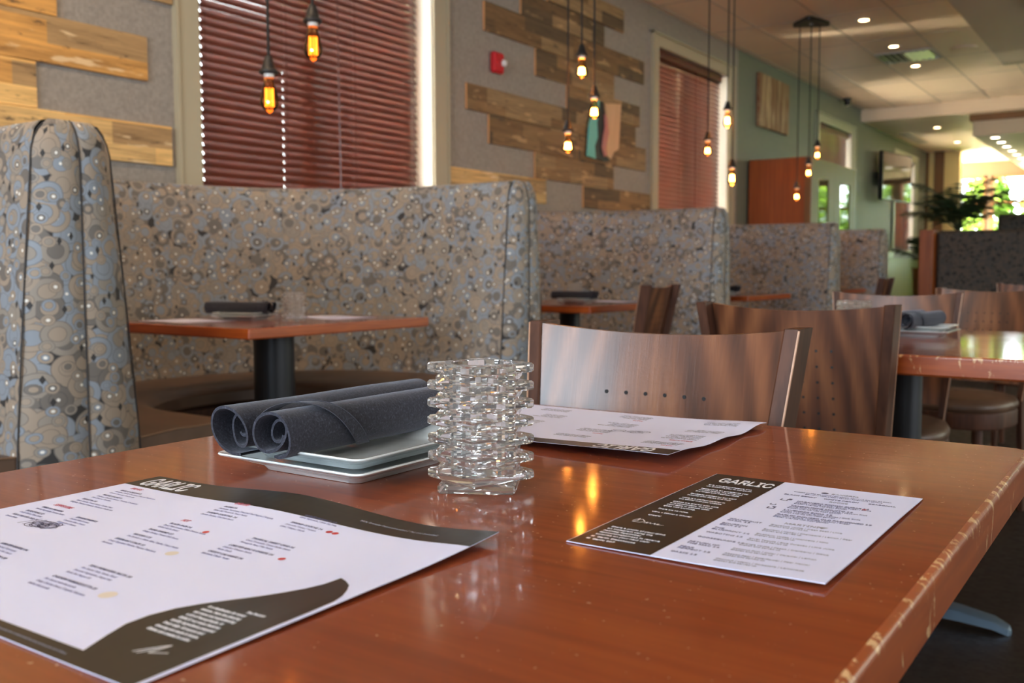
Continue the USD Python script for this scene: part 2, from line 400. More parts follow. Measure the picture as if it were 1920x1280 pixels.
for k, (sc, R, off, rnd) in enumerate([(15.0, 0.62, (0, 0, 0), 0.8), (13.5, 0.50, (3.31, 7.77, 0), 0.85), (12.0, 0.42, (8.13, 1.19, 0), 0.9), (20.0, 0.30, (5.57, 4.41, 0), 1.0)]):
    q = lambda n: f'{n}{k}'
    nodes.update({q('o'): ('vector_math', {'math_type': 'add', 'vector2': off}), q('v'): ('voronoi_texture', {'dimensions': '2D', 'feature': 'f1', 'scale': sc, 'randomness': rnd, 'use_normalize': False}), q('s'): ('separate_color', {}),
                  q('ca'): ('rgb_ramp', {'ramp': [(0.0, TAN), (0.33, LTB), (0.55, BLU), (0.8, GRB)], 'interpolate': False}), q('cb'): ('rgb_ramp', {'ramp': [(0.0, BLU), (0.3, TAN), (0.6, GRB), (0.75, LTB)], 'interpolate': False}),
                  q('st'): ('math', {'math_type': 'greater_than', 'value2': R * 0.55}), q('mx'): ('mix_color', {}),
                  q('rn'): ('math', {'math_type': 'compare', 'value2': R * 0.55, 'value3': 0.012}), q('ro'): ('math', {'math_type': 'compare', 'value2': R - 0.016, 'value3': 0.016}), q('ra'): ('math', {'math_type': 'maximum'}), q('rf'): ('math', {'math_type': 'multiply', 'value2': 0.5}), q('mo'): ('mix_color', {'b': lin(72, 68, 68)}),
                  q('dt'): ('math', {'math_type': 'less_than', 'value2': 0.044 * sc / 11}), q('dg'): ('math', {'math_type': 'greater_than', 'value2': 0.6}), q('dm'): ('math', {'math_type': 'multiply'}), q('md'): ('mix_color', {'b': lin(236, 230, 220)}),
                  q('k'): ('math', {'math_type': 'less_than', 'value2': R}), q('mk'): ('mix_color', {})})
    links += [('ds.vector', q('o') + '.vector1'), (q('o') + '.vector', q('v') + '.vector'), (q('v') + '.color', q('s') + '.color'), (q('s') + '.r', q('ca') + '.fac'), (q('s') + '.g', q('cb') + '.fac'),
              (q('v') + '.distance', q('st') + '.value1'), (q('ca') + '.color', q('mx') + '.a'), (q('cb') + '.color', q('mx') + '.b'), (q('st') + '.value', q('mx') + '.fac'),
              (q('v') + '.distance', q('rn') + '.value1'), (q('v') + '.distance', q('ro') + '.value1'), (q('rn') + '.value', q('ra') + '.value1'), (q('ro') + '.value', q('ra') + '.value2'), (q('ra') + '.value', q('rf') + '.value1'),
              (q('mx') + '.result', q('mo') + '.a'), (q('rf') + '.value', q('mo') + '.fac'), (q('v') + '.distance', q('dt') + '.value1'), (q('s') + '.b', q('dg') + '.value1'), (q('dt') + '.value', q('dm') + '.value1'), (q('dg') + '.value', q('dm') + '.value2'),
              (q('mo') + '.result', q('md') + '.a'), (q('dm') + '.value', q('md') + '.fac'), (q('v') + '.distance', q('k') + '.value1'), (prev, q('mk') + '.a'), (q('md') + '.result', q('mk') + '.b'), (q('k') + '.value', q('mk') + '.fac')]
    prev = q('mk') + '.result'
nodes.update({'o9': ('vector_math', {'math_type': 'multiply_add', 'vector2': (1.5, 0.8, 1), 'vector3': (1.7, 4.4, 0)}), 'v9': ('voronoi_texture', {'dimensions': '2D', 'feature': 'f1', 'metric': 'manhattan', 'scale': 9.0, 'randomness': 1.0, 'use_normalize': False}), 'd9': ('math', {'math_type': 'less_than', 'value2': 0.085}), 'x9': ('mix_color', {'b': DRK})})
links += [('u.vector', 'o9.vector1'), ('o9.vector', 'v9.vector'), ('v9.distance', 'd9.value1'), (prev, 'x9.a'), ('d9.value', 'x9.fac'), ('x9.result', 'p.base_color')]
mat('booth_fabric', nodes, links)
mat('booth_fabric_dark', {'g': ('geometry', {}), 'v': ('voronoi_texture', {'scale': 46.0}), 's': ('separate_color', {}), 'r': ('rgb_ramp', {'ramp': [(0.0, lin(84, 74, 64)), (0.5, lin(70, 66, 62)), (0.85, lin(38, 34, 32))], 'interpolate': False}), 'p': ('principled_bsdf', {'roughness': 0.7})},
    [('g.position', 'v.vector'), ('v.color', 's.color'), ('s.r', 'r.fac'), ('r.color', 'p.base_color')])
mat('napkin_cloth', {'t': ('texture_coordinate', {}), 'n': ('noise_texture', {'scale': 1500.0, 'detail': 2}), 'n2': ('noise_texture', {'scale': 500.0, 'detail': 3}), 'r': ('rgb_ramp', {'ramp': [(0.35, lin(36, 37, 46)), (0.6, lin(52, 53, 64)), (0.75, lin(80, 80, 92))]}),
                     'b': ('bump', {'strength': 0.5, 'distance': 0.0008}), 'p': ('principled_bsdf', {'roughness': 0.9, 'sheen_weight': 0.25, 'sheen_roughness': 0.4, 'sheen_tint': (0.8, 0.85, 1.0)})},
    [('t.object', 'n.vector'), ('t.object', 'n2.vector'), ('n2.fac', 'r.fac'), ('r.color', 'p.base_color'), ('n.fac', 'b.height'), ('b.normal', 'p.normal')])
mat('votive_glass', {'p': ('principled_bsdf', {'base_color': (0.99, 0.985, 0.975), 'roughness': 0.02, 'ior': 1.46, 'transmission_weight': 1.0}), 'd': ('diffuse_bsdf', {'color': (0.9, 0.89, 0.87)}), 't': ('translucent_bsdf', {'color': (0.92, 0.91, 0.9)}), 'm': ('mix_closure', {'fac': 0.5}), 'x': ('mix_closure', {'fac': 0.07})},
    [('d.BSDF', 'm.closure1'), ('t.BSDF', 'm.closure2'), ('p.BSDF', 'x.closure1'), ('m.closure', 'x.closure2')], surface='x.closure')
mat('bulb_glass', {'a': ('transparent_bsdf', {'color': (1.0, 0.72, 0.42)}), 'b': ('glossy_bsdf', {'color': (1, 0.9, 0.8), 'roughness': 0.03}), 'f': ('fresnel', {'IOR': 1.35}), 'x': ('mix_closure', {})},
    [('a.BSDF', 'x.closure1'), ('b.BSDF', 'x.closure2'), ('f.fac', 'x.fac')], surface='x.closure')
mat('window_glass', {'a': ('transparent_bsdf', {'color': (0.97, 0.99, 0.98)}), 'b': ('glossy_bsdf', {'roughness': 0.01}), 'f': ('fresnel', {'IOR': 1.45}), 'x': ('mix_closure', {})},
    [('a.BSDF', 'x.closure1'), ('b.BSDF', 'x.closure2'), ('f.fac', 'x.fac')], surface='x.closure')
mat('filament', {'e': ('emission', {'color': (1.0, 0.25, 0.025), 'strength': 3.2})}, surface='e.emission')
mat('filament_bright', {'e': ('emission', {'color': (1.0, 0.42, 0.09), 'strength': 45.0})}, surface='e.emission')
mat('lamp_face', {'e': ('emission', {'color': (1.0, 0.66, 0.32), 'strength': 9.0})}, surface='e.emission')
mat('lamp_face_white', {'e': ('emission', {'color': (1.0, 0.86, 0.66), 'strength': 5.0})}, surface='e.emission')
mat('leaf_green', {'g': ('geometry', {}), 'n': ('noise_texture', {'scale': 3.0}), 'r': ('rgb_ramp', {'ramp': [(0.3, (0.04, 0.085, 0.012)), (0.7, (0.12, 0.19, 0.03))]}), 'd': ('diffuse_bsdf', {}), 't': ('translucent_bsdf', {'color': (0.2, 0.34, 0.05)}), 'x': ('mix_closure', {'fac': 0.35})},
    [('g.position', 'n.vector'), ('n.fac', 'r.fac'), ('r.color', 'd.color'), ('d.BSDF', 'x.closure1'), ('t.BSDF', 'x.closure2')], surface='x.closure')
plain('palm_leaf', (0.022, 0.045, 0.016), 0.45)
plain('palm_stem', (0.03, 0.045, 0.015), 0.6)
mat('painting_canvas', {'g': ('geometry', {}), 'm': ('mapping', {'scale': (1, 9, 1.6)}), 'n': ('noise_texture', {'scale': 1.0, 'detail': 5, 'roughness': 0.65, 'distortion': 0.6}),
                        'r': ('rgb_ramp', {'ramp': [(0.25, lin(62, 48, 38)), (0.42, lin(126, 84, 52)), (0.55, lin(150, 122, 92)), (0.66, lin(190, 160, 122)), (0.8, lin(110, 96, 80))]}), 'p': ('principled_bsdf', {'roughness': 0.7})},
    [('g.position', 'm.vector'), ('m.vector', 'n.vector'), ('n.fac', 'r.fac'), ('r.color', 'p.base_color')])

# ------------------------------------------------------------------ the room
WX, CZ, LOWZ, BEAMY, ENDY = -3.9, 3.26, 3.09, 14.7, 21.5
XR, YB = 6.0, -4.0
obj('floor', bx(-4.1, XR, YB, ENDY + 0.2, -0.1, 0.0), 'floor_wood', kind='structure')
WINS = [(3.03, 4.80, 1.26, 2.93), (7.98, 9.62, 1.26, 2.93), (12.69, 14.24, 1.26, 2.86), (16.82, 18.30, 1.26, 2.80)]


def wall_piece(y0, y1, z0, z1, holes):
    poly = sg.box(y0, z0, y1, z1)
    for a, b, c, d in holes:
        poly = poly.difference(sg.box(a, c, b, d))
    m = extrude(poly, 0.2)
    v = m.vertices.copy()
    return trimesh.Trimesh(np.stack([WX - 0.2 + v[:, 2], v[:, 0], v[:, 1]], 1), m.faces, process=False)


wl = UsdGeom.Xform.Define(stage, '/World/wall_left').GetPrim()
tag(wl, kind='structure')
obj('wallpaper_section', wall_piece(YB, 9.9, 0, 3.45, WINS[:2]), 'wallpaper_grey', wl)
obj('painted_section', wall_piece(9.9, 19.2, 0, 3.45, WINS[2:]), 'wall_paint_far', wl)
obj('wainscot', bx(WX, WX + 0.012, 12.0, 19.2, 0.1, 1.13), 'wainscot_green', wl)
obj('chair_rail', cbx(WX, WX + 0.035, 12.0, 16.70, 1.13, 1.255, 0.006), 'rail_pale', wl)
ZR = [1.434, 1.615, 1.805, 2.003, 2.175, 2.352, 2.548, 2.745, 2.912, 3.10]
RIGHT = [(0, 4.935, 6.107), (0, 6.66, 7.826), (1, 5.96, 7.146), (2, 5.39, 6.56), (2, 6.56, 7.73), (3, 5.14, 6.33), (3, 6.33, 7.54), (4, 6.41, 7.61), (5, 5.97, 7.15), (6, 5.34, 6.50), (6, 6.50, 7.69), (7, 5.78, 6.98), (8, 6.13, 7.31)]
LEFT = [(0, 1.67, 2.862), (1, 1.03, 2.22), (2, 1.55, 2.745), (3, 1.12, 2.318), (4, 1.70, 2.885)]
for rows, mt in ((RIGHT, 'plank_grey'), (LEFT, 'plank_warm')):
    for k, y0, y1 in rows:
        th = 0.016 + random.uniform(0, 0.004)
        p = obj('plank', cbx(WX, WX + th, y0 + 0.001, y1 - 0.001, ZR[k] + 0.001, ZR[k + 1] - 0.001, 0.0015), 'plank_warm' if (mt == 'plank_warm' or (k == 0 and y0 < 5)) else mt, wl)
        obj('cut_edge', bx(WX + 0.001, WX + th - 0.0015, y0 - 0.0008, y0 + 0.001, ZR[k] + 0.002, ZR[k + 1] - 0.002), 'plank_cut', p)
obj('wall_back', bx(-4.1, XR, YB - 0.2, YB, 0, 3.45), 'room_paint', kind='structure')
obj('wall_right', bx(XR, XR + 0.2, YB - 0.2, ENDY + 0.2, 0, 3.45), 'room_paint', kind='structure')
# far wall with its window openings
FW = [(-3.72, -3.23, 0.9, 2.80), (-3.13, -0.9, 0.9, 2.80), (-0.75, 1.6, 0.9, 2.80), (1.75, 4.4, 0.9, 2.80)]
poly = sg.box(-4.1, 0, XR, 3.45)
for a, b, c, d in FW:
    poly = poly.difference(sg.box(a, c, b, d))
m = extrude(poly, 0.2)
v = m.vertices
obj('wall_far', trimesh.Trimesh(np.stack([v[:, 0], ENDY + v[:, 2], v[:, 1]], 1), m.faces[:, ::-1], process=False), 'far_wall_brown', kind='structure')
for i, (a, b, c, d) in enumerate(FW):
    w = thing(f'window_{i + 5}', None, None, kind='structure')
    obj('frame', cat(bx(a, a + 0.04, ENDY - 0.02, ENDY + 0.1, c, d), bx(b - 0.04, b, ENDY - 0.02, ENDY + 0.1, c, d), bx(a, b, ENDY - 0.02, ENDY + 0.1, d - 0.04, d), bx(a, b, ENDY - 0.02, ENDY + 0.1, c, c + 0.04)), 'brown_paint', w)
    obj('rail', bx(a + 0.04, b - 0.04, ENDY, ENDY + 0.06, 2.235, 2.285), 'brown_paint', w)
    obj('pane', bx(a + 0.04, b - 0.04, ENDY + 0.07, ENDY + 0.075, c + 0.04, d - 0.04), 'window_glass', w)
# frames of the windows that let in the daylight behind and to the right of the camera
for n_, (axis, lo, hi, z0, z1) in enumerate([('back', -2.1, 0.8, 0.8, 2.9), ('right', -1.0, 5.0, 0.7, 2.7), ('right', 7.0, 15.0, 0.7, 2.7)]):
    w = thing(f'window_{n_ + 9}', None, None, kind='structure')
    for a, b, c, d in [(lo - 0.08, lo, z0 - 0.08, z1 + 0.08), (hi, hi + 0.08, z0 - 0.08, z1 + 0.08), (lo, hi, z1, z1 + 0.08), (lo, hi, z0 - 0.08, z0)] + [(q - 0.03, q + 0.03, z0, z1) for q in np.linspace(lo, hi, 2 + int((hi - lo) / 1.4))[1:-1]]:
        obj('frame', bx(a, b, YB, YB + 0.04, c, d) if axis == 'back' else bx(XR - 0.04, XR, a, b, c, d), 'trim_paint', w)
# piers where the window wall ends
obj('trim_1', bx(-4.1, -3.855, 19.2, 19.5, 0, LOWZ), 'brown_paint', kind='structure')
obj('trim_2', bx(-3.855, -3.762, 19.23, 19.5, 0, LOWZ), 'cream_paint', kind='structure')
obj('trim_3', bx(-3.762, -3.60, 19.2, 19.5, 0, LOWZ), 'brown_paint', kind='structure')
obj('trim_4', bx(-3.60, -3.34, 19.26, 19.5, 0, LOWZ), 'cream_paint', kind='structure')

# ceiling: suspended tiles in front, plaster beyond the drop
ce = UsdGeom.Xform.Define(stage, '/World/ceiling').GetPrim()
tag(ce, kind='structure')
obj('upper_panel', bx(-4.1, XR, YB, BEAMY, CZ + 0.012, CZ + 0.06), 'ceiling_tile', ce)
GX = [-3.42 + 0.61 * k for k in range(-1, 9)]
GY = [10.34 + 1.22 * k for k in range(-6, 5)]
VENT = (-2.81, -2.20, 11.0, 11.56)
for i in range(len(GX) - 1):
    for j in range(len(GY) - 1):
        x0, x1, y0, y1 = max(GX[i], WX + 0.05), GX[i + 1], GY[j], min(GY[j + 1], BEAMY)
        if y1 - y0 < 0.1:
            continue
        obj('tile', bx(x0 + 0.009, x1 - 0.009, y0 + 0.009, y1 - 0.009, CZ + random.uniform(0.001, 0.004), CZ + 0.012), 'ceiling_tile', ce)
for x in GX[1:]:
    obj('grid_bar', bx(x - 0.009, x + 0.009, GY[0], BEAMY, CZ - 0.002, CZ + 0.012), 'ceiling_grid', ce)
for y in GY[1:-1]:
    obj('grid_bar', bx(WX, GX[-1], y - 0.009, y + 0.009, CZ - 0.001, CZ + 0.012), 'ceiling_grid', ce)
obj('edge_angle', bx(WX, WX + 0.05, YB, BEAMY, CZ - 0.004, CZ + 0.012), 'ceiling_grid', ce)
obj('lower_panel', bx(-4.1, XR, BEAMY, ENDY + 0.2, LOWZ, CZ + 0.06), 'ceiling_tile', ce)
s1 = thing('ceiling_soffit', None, None, kind='structure')
obj('soffit_box', cbx(-1.46, 3.0, 4.0, 10.5, 2.9, CZ - 0.002, 0.005), 'soffit_paint', s1)
obj('recess_frame', cat(bx(-0.98, -0.94, 7.2, 8.3, 2.885, 2.9), bx(-0.5, -0.46, 7.2, 8.3, 2.885, 2.9), bx(-0.94, -0.5, 8.26, 8.3, 2.885, 2.9), bx(-0.94, -0.5, 7.2, 7.24, 2.885, 2.9)), 'cabinet_side', s1)
obj('recess_panel', bx(-0.94, -0.5, 7.24, 8.26, 2.89, 2.9), 'plastic_black', s1)
s2 = thing('ceiling_soffit', None, None, kind='structure')
obj('soffit_box', cbx(-2.44, 3.0, 14.95, 20.6, 2.80, LOWZ - 0.002, 0.005), 'soffit_paint', s2)
obj('soffit_cap', cbx(-2.48, 3.0, 14.90, 20.6, 3.0, LOWZ - 0.001, 0.004), 'brown_paint', s2)
# windows of the left wall
for i, (y0, y1, z0, z1) in enumerate(WINS):
    w = thing(f'window_{i + 1}', None, None, kind='structure')
    tp = 'trim_paint' if i < 2 else 'trim_paint_far'
    obj('casing', cbx(WX - 0.005, WX + 0.022, y0 - 0.125, y0, z0 - 0.1, z1 + 0.10, 0.004), tp, w)
    obj('casing', cbx(WX - 0.005, WX + 0.022, y1, y1 + 0.125, z0 - 0.1, z1 + 0.10, 0.004), tp, w)
    obj('head_casing', cbx(WX - 0.005, WX + 0.020, y0, y1, z1, z1 + 0.10, 0.004), tp, w)
    obj('backband', cat(bx(WX, WX + 0.034, y0 - 0.14, y0 - 0.125, z0 - 0.1, z1 + 0.115), bx(WX, WX + 0.034, y1 + 0.125, y1 + 0.14, z0 - 0.1, z1 + 0.115), bx(WX, WX + 0.034, y0 - 0.14, y1 + 0.14, z1 + 0.10, z1 + 0.115)), tp, w)
    obj('sill', cbx(WX - 0.19, WX + 0.05, y0 - 0.14, y1 + 0.14, z0 - 0.03, z0 + 0.002, 0.004), 'rail_pale' if i > 1 else tp, w)
    obj('sash', cat(bx(-4.09, -4.04, y0, y0 + 0.05, z0, z1), bx(-4.09, -4.04, y1 - 0.05, y1, z0, z1), bx(-4.09, -4.04, y0, y1, z1 - 0.05, z1), bx(-4.09, -4.04, y0, y1, z0, z0 + 0.05), bx(-4.09, -4.04, (y0 + y1) / 2 - 0.035, (y0 + y1) / 2 + 0.035, z0, z1)), 'trim_paint', w)
    for q in ((y0, y0 + 0.006), (y1 - 0.006, y1)):
        obj('jamb_liner', bx(WX - 0.135, WX - 0.001, q[0], q[1], z0, z1), 'white_paint', w)
    obj('pane', bx(-4.067, -4.063, y0 + 0.05, y1 - 0.05, z0 + 0.05, z1 - 0.05), 'window_glass', w)

# ------------------------------------------------------------------ venetian blinds
BLX = -3.965
LBL = ['dark cherry venetian blind in the nearest window, above the first booth, lit in streaks', 'dark cherry wood venetian blind in the second window, right of the plank panels',
       'wood venetian blind in the window above the tall wooden cabinet', 'wood venetian blind in the far window right of the wall television']
PITCH_S, SW, TH = 0.0427, 0.055, math.radians(57)


def slat(y0, y1, zc, holes, TH=TH, SW=SW):
    """one tilted slat with rout holes for the cords (TH > 0: inner edge up)"""
    c, s = math.cos(TH), math.sin(TH)
    parts = []
    cuts = [y0] + [e for h in holes for e in (h - 0.0024, h + 0.0024)] + [y1]
    def piece(a, b, u0, u1, n=5):
        u = np.linspace(u0, u1, n if u1 - u0 > 0.03 else 3)
        w = 0.0034 * (1 - (2 * u / SW) ** 2)                       # a slight crown
        lo, hi = np.column_stack([u, w - 0.0011]), np.column_stack([u, w + 0.0011])
        ringp = np.vstack([lo, hi[::-1], lo[:1]])
        X, Z = BLX + ringp[:, 0] * c - ringp[:, 1] * s, zc + ringp[:, 0] * s + ringp[:, 1] * c
        V = np.stack([np.column_stack([X, np.full(len(X), y), Z]) for y in (a, b)])
        v, f = grid_mesh(V)
        caps = []
        k = len(u)
        for e in (0, 1):
            q = V[e][:-1]
            m_ = 2 * k
            ff = [[i, i + 1, m_ - 2 - i] for i in range(k - 1)] + [[i, m_ - 2 - i, m_ - 1 - i] for i in range(k - 1)]
            caps.append(trimesh.Trimesh(q, ff if e else [t_[::-1] for t_ in ff], process=False))
        return cat(trimesh.Trimesh(v, f, process=False), caps)
    for k in range(0, len(cuts), 2):
        parts.append(piece(cuts[k], cuts[k + 1], -SW / 2, SW / 2))
    for h in holes:
        parts += [piece(h - 0.0024, h + 0.0024, -SW / 2, -0.009), piece(h - 0.0024, h + 0.0024, 0.009, SW / 2)]
    return cat(parts)


for i, (y0, y1, z0, z1) in enumerate(WINS):
    b = thing('venetian_blind', LBL[i], 'blind')
    a0, a1 = y0 + 0.012, y1 - (0.085 if i < 2 else 0.03)
    holes = [a0 + 0.055, a0 + 0.055 + (a1 - a0 - 0.11) / 3, a0 + 0.055 + 2 * (a1 - a0 - 0.11) / 3, a1 - 0.055]
    obj('headrail', cbx(BLX - 0.03, BLX + 0.035, a0, a1, z1 - 0.075, z1 - 0.005, 0.004), 'slat_wood', b)
    zs = np.arange(z0 + 0.05, z1 - 0.08, PITCH_S)
    if i < 2:
        for z in zs:
            obj('slat', slat(a0 + random.uniform(0, 0.004), a1 - random.uniform(0, 0.006), z, holes, math.radians(-60) if i < 2 else TH, 0.058 if i == 0 else 0.056), 'slat_wood', b, smooth=35)
    else:
        obj('slats', cat([slat(a0, a1, z, holes) for z in zs]), 'slat_wood', b, kind='stuff', smooth=35)
    for h in holes:
        obj('ladder_cord', cat(cyl((BLX + 0.028, h + 0.008, z0 + 0.03), (BLX + 0.028, h + 0.008, z1 - 0.06), 0.0012, 5), cyl((BLX - 0.028, h + 0.008, z0 + 0.03), (BLX - 0.028, h + 0.008, z1 - 0.06), 0.0012, 5)), 'slat_wood', b)
    obj('bottom_rail', cbx(BLX - 0.025, BLX + 0.025, a0, a1, z0 + 0.006, z0 + 0.026, 0.003), 'slat_wood', b)
    yy = a0 + (a1 - a0) * 0.57
    obj('tilt_wand', cyl((BLX + 0.04, yy, z1 - 0.06), (BLX + 0.042, yy + 0.01, z0 + 0.08), 0.003, 6), 'slat_wood', b)

# ------------------------------------------------------------------ outside
ORD = ['first', 'second', 'third', 'fourth', 'fifth', 'sixth', 'seventh', 'eighth', 'ninth']
tag(obj('pavement', bx(-40, -4.12, -12, 60, -0.3, -0.12), 'concrete'), kind='structure')
tag(obj('lawn', bx(-4.0, 40, ENDY + 0.25, 70, -0.3, -0.12), 'leaf_green'), kind='structure')


def foliage(n, rad, size, rng):
    d = rng.normal(size=(n, 3))
    d /= np.linalg.norm(d, axis=1, keepdims=True)
    c = d * (np.asarray(rad) * (0.55 + 0.5 * rng.random((n, 1)) ** 0.6))
    a = rng.normal(size=(n, 3))
    a /= np.linalg.norm(a, axis=1, keepdims=True)
    b = np.cross(a, rng.normal(size=(n, 3)))
    b /= np.linalg.norm(b, axis=1, keepdims=True)
    s = size * (0.6 + 0.8 * rng.random((n, 1)))
    v = np.stack([c - a * s, c + b * s * 0.45, c + a * s, c - b * s * 0.45], 1).reshape(-1, 3)
    k = np.arange(n)[:, None] * 4
    return trimesh.Trimesh(v, np.vstack([k + [0, 1, 2], k + [0, 2, 3]]), process=False)


for k, (x, y, h, r) in enumerate([(-4.95, 2.85, 5.45, 0.38), (-4.95, 3.62, 5.15, 0.20), (-4.95, 8.25, 4.75, 0.45), (-4.95, 9.05, 5.1, 0.26), (-6.8, 13.5, 3.6, 0.9)]):
    t = thing('street_tree', ['leafy tree outside, before the nearest window', 'leafy tree outside, second from the near end', 'leafy tree outside between the first and second windows', 'leafy tree outside the second window', 'leafy tree outside the third window'][k], 'tree', (x, y, -0.12))
    obj('trunk', tube([(0, 0, 0), (0.03, 0.02, h * 0.4), (-0.02, 0.05, h)], [0.13, 0.1, 0.05], 8), 'bark', t, smooth=True)
    f = foliage(300, (r, r, (0.45, 1.0, 0.55, 0.9, 0.9)[k]), 0.07, np.random.default_rng(20 + k))
    f.apply_translation((0, 0, h + 0.45))
    obj('crown', f, 'leaf_green', t, kind='stuff')
for k in range(9):
    x = -5.2 + k * 1.35
    t = thing('hedge_shrub', ORD[k] + ' shrub from the left in the row outside the far windows', 'shrub', (x, 25.5 + 0.5 * (k % 2), -0.12), group='shrubs outside the far windows')
    f = foliage(2600, (0.62, 0.6, 1.9), 0.10, np.random.default_rng(60 + k))
    f.apply_translation((0, 0, 1.75))
    obj('foliage', f, 'leaf_green', t, kind='stuff')
    obj('stem', tube([(0, 0, 0), (0.02, 0, 0.6), (0.05, 0.03, 1.5)], [0.05, 0.04, 0.02], 6), 'bark', t)

# ------------------------------------------------------------------ booths
PC = [-0.70, 1.468, 3.60, 5.87, 8.35, 10.0]
TOPZ, HALF, XF, XC, XB = 1.342, 0.105, -2.42, -2.80, -3.735


def booth_path(y0, y1, off):
    """the seat-back line in plan, moved inwards by off (off<0 outwards)"""
    b, a, yc = (y1 - y0) / 2 - off, (XC - XB) - off, (y0 + y1) / 2
    t = np.linspace(-np.pi / 2, np.pi / 2, 49)
    e = 2 / 2.25
    xs = XC - a * np.abs(np.cos(t)) ** e
    ys = yc + b * np.sign(np.sin(t)) * np.abs(np.sin(t)) ** e
    arm = np.linspace(XF, XC, 6)[:-1]
    p = np.vstack([np.stack([arm, np.full(5, yc - b)], 1), np.stack([xs, ys], 1), np.stack([arm[::-1], np.full(5, yc + b)], 1)])
    return p


def sweep(profile, y0, y1):
    """closed profile [(inward offset, z)] swept along the U; returns mesh and uv (metres)"""
    rows = [np.column_stack([booth_path(y0, y1, o), np.full(59, z)]) for o, z in profile]
    pr = np.array(profile)
    vlen = np.concatenate([[0], np.cumsum(np.linalg.norm(np.diff(pr, axis=0), axis=1))])
    base = rows[0][:, :2]
    ulen = np.concatenate([[0], np.cumsum(np.linalg.norm(np.diff(base, axis=0), axis=1))])
    V = np.stack(rows, 1)                                  # (path, profile, 3)
    verts, faces = grid_mesh(V)
    uv = np.stack(np.broadcast_arrays(ulen[:, None] + y0 * 0.37, vlen[None, :] + 0.11 * y0), -1).reshape(-1, 2)
    return trimesh.Trimesh(verts, faces, process=False), uv


def cap_mesh(profile, y0, y1, first):
    pts = [booth_path(y0, y1, o)[0 if first else -1] for o, z in profile]
    poly = sg.Polygon([(p[1], z) for p, (o, z) in zip(pts, profile)])
    v, f = trimesh.creation.triangulate_polygon(poly, engine='earcut')
    return trimesh.Trimesh(np.column_stack([np.full(len(v), XF), v]), f, process=False)


BACK = [(0.072, 0.10), (0.072, 0.46), (0.052, 0.72), (0.028, 1.0), (0.006, 1.24), (0.0, 1.285), (-0.008, 1.315), (-0.026, 1.336), (-0.055, TOPZ), (-0.1045, TOPZ), (-0.1045, 0.10)]
SEAT = [(0.03, 0.43), (0.03, 0.462), (0.05, 0.474), (0.20, 0.484), (0.42, 0.480), (0.475, 0.468), (0.497, 0.445), (0.495, 0.405), (0.47, 0.385), (0.05, 0.385)]
BASE = [(0.06, 0.0), (0.06, 0.384), (0.455, 0.384), (0.455, 0.0)]
WHICH = ['at the left edge, ending in the large pleated post', 'under the nearest window, first one seen whole', 'below the plank panels, second one seen whole', 'below the second window, third one seen whole', 'farthest away, before the tall wooden cabinet']
for i in range(5):
    y0, y1 = PC[i] + HALF, PC[i + 1] - HALF
    b = thing('curved_booth', 'curved disc-patterned booth ' + WHICH[i], 'booth', group=None)
    m, uv = sweep(BACK, y0, y1)
    obj('backrest', m, 'booth_fabric', b, smooth=True, uv=uv)
    m, _ = sweep(SEAT, y0, y1)
    obj('seat_cushion', cat(m, cap_mesh(SEAT, y0, y1, True), cap_mesh(SEAT, y0, y1, False)), 'vinyl_brown', b, smooth=40)
    m, _ = sweep(BASE, y0, y1)
    obj('seat_base', cat(m, cap_mesh(BASE, y0, y1, True), cap_mesh(BASE, y0, y1, False)), 'chair_dark', b)
    for first in (True, False):
        pr = [booth_path(y0, y1, o)[0 if first else -1] for o, z in SEAT[1:8]]
        obj('seat_piping', tube([(XF + 0.001, p[1], z) for p, (o, z) in zip(pr, SEAT[1:8])], 0.003, 6), 'vinyl_piping', b)
    # the padded end of the partition beyond this booth: two pleats and three seams of piping
    yc = PC[i + 1]
    zz = np.concatenate([np.linspace(0.06, 1.22, 16), [1.26, 1.29, 1.312, 1.328, 1.338, 1.343]])
    def half_w(z):
        w = HALF + np.interp(z, [0.0, 0.46, 0.72, 1.0, 1.24, 1.36], [0.075, 0.072, 0.052, 0.028, 0.006, 0.0])
        return w * (1.0 if z < 1.25 else math.sqrt(max(0.02, 1 - ((z - 1.25) / 0.0955) ** 2 * 0.72)))
    def bulge(z):
        return 0.05 * (1.0 if z < 1.22 else math.sqrt(max(0.0, 1 - ((z - 1.22) / 0.124) ** 2)))
    for s in (-1, 1):
        tt = np.linspace(0, 1, 13)
        V = np.array([[(XF + bulge(z) * (1 - t ** 3) - 0.010 * (1 - t) ** 6 + 0.004 * math.sin(z * 17 + t * 5) * t, yc + s * half_w(z) * t, z) for t in tt] for z in zz])
        U = np.array([[(half_w(1.0) * t + 0.3 * s + yc, z) for t in tt] for z in zz])
        v, f = grid_mesh(V)
        if s > 0:
            f = f[:, ::-1]
        obj('end_pleat', trimesh.Trimesh(v, f, process=False), 'booth_fabric', b, smooth=True, uv=U.reshape(-1, 2))
        obj('piping', tube([(XF + 0.004, yc + s * (half_w(z) + 0.001), z) for z in zz[:-2]], 0.0024, 6), 'piping_dark', b)
    obj('piping', tube([(XF + bulge(z) - 0.009, yc, z) for z in zz], 0.0026, 6), 'piping_dark', b)


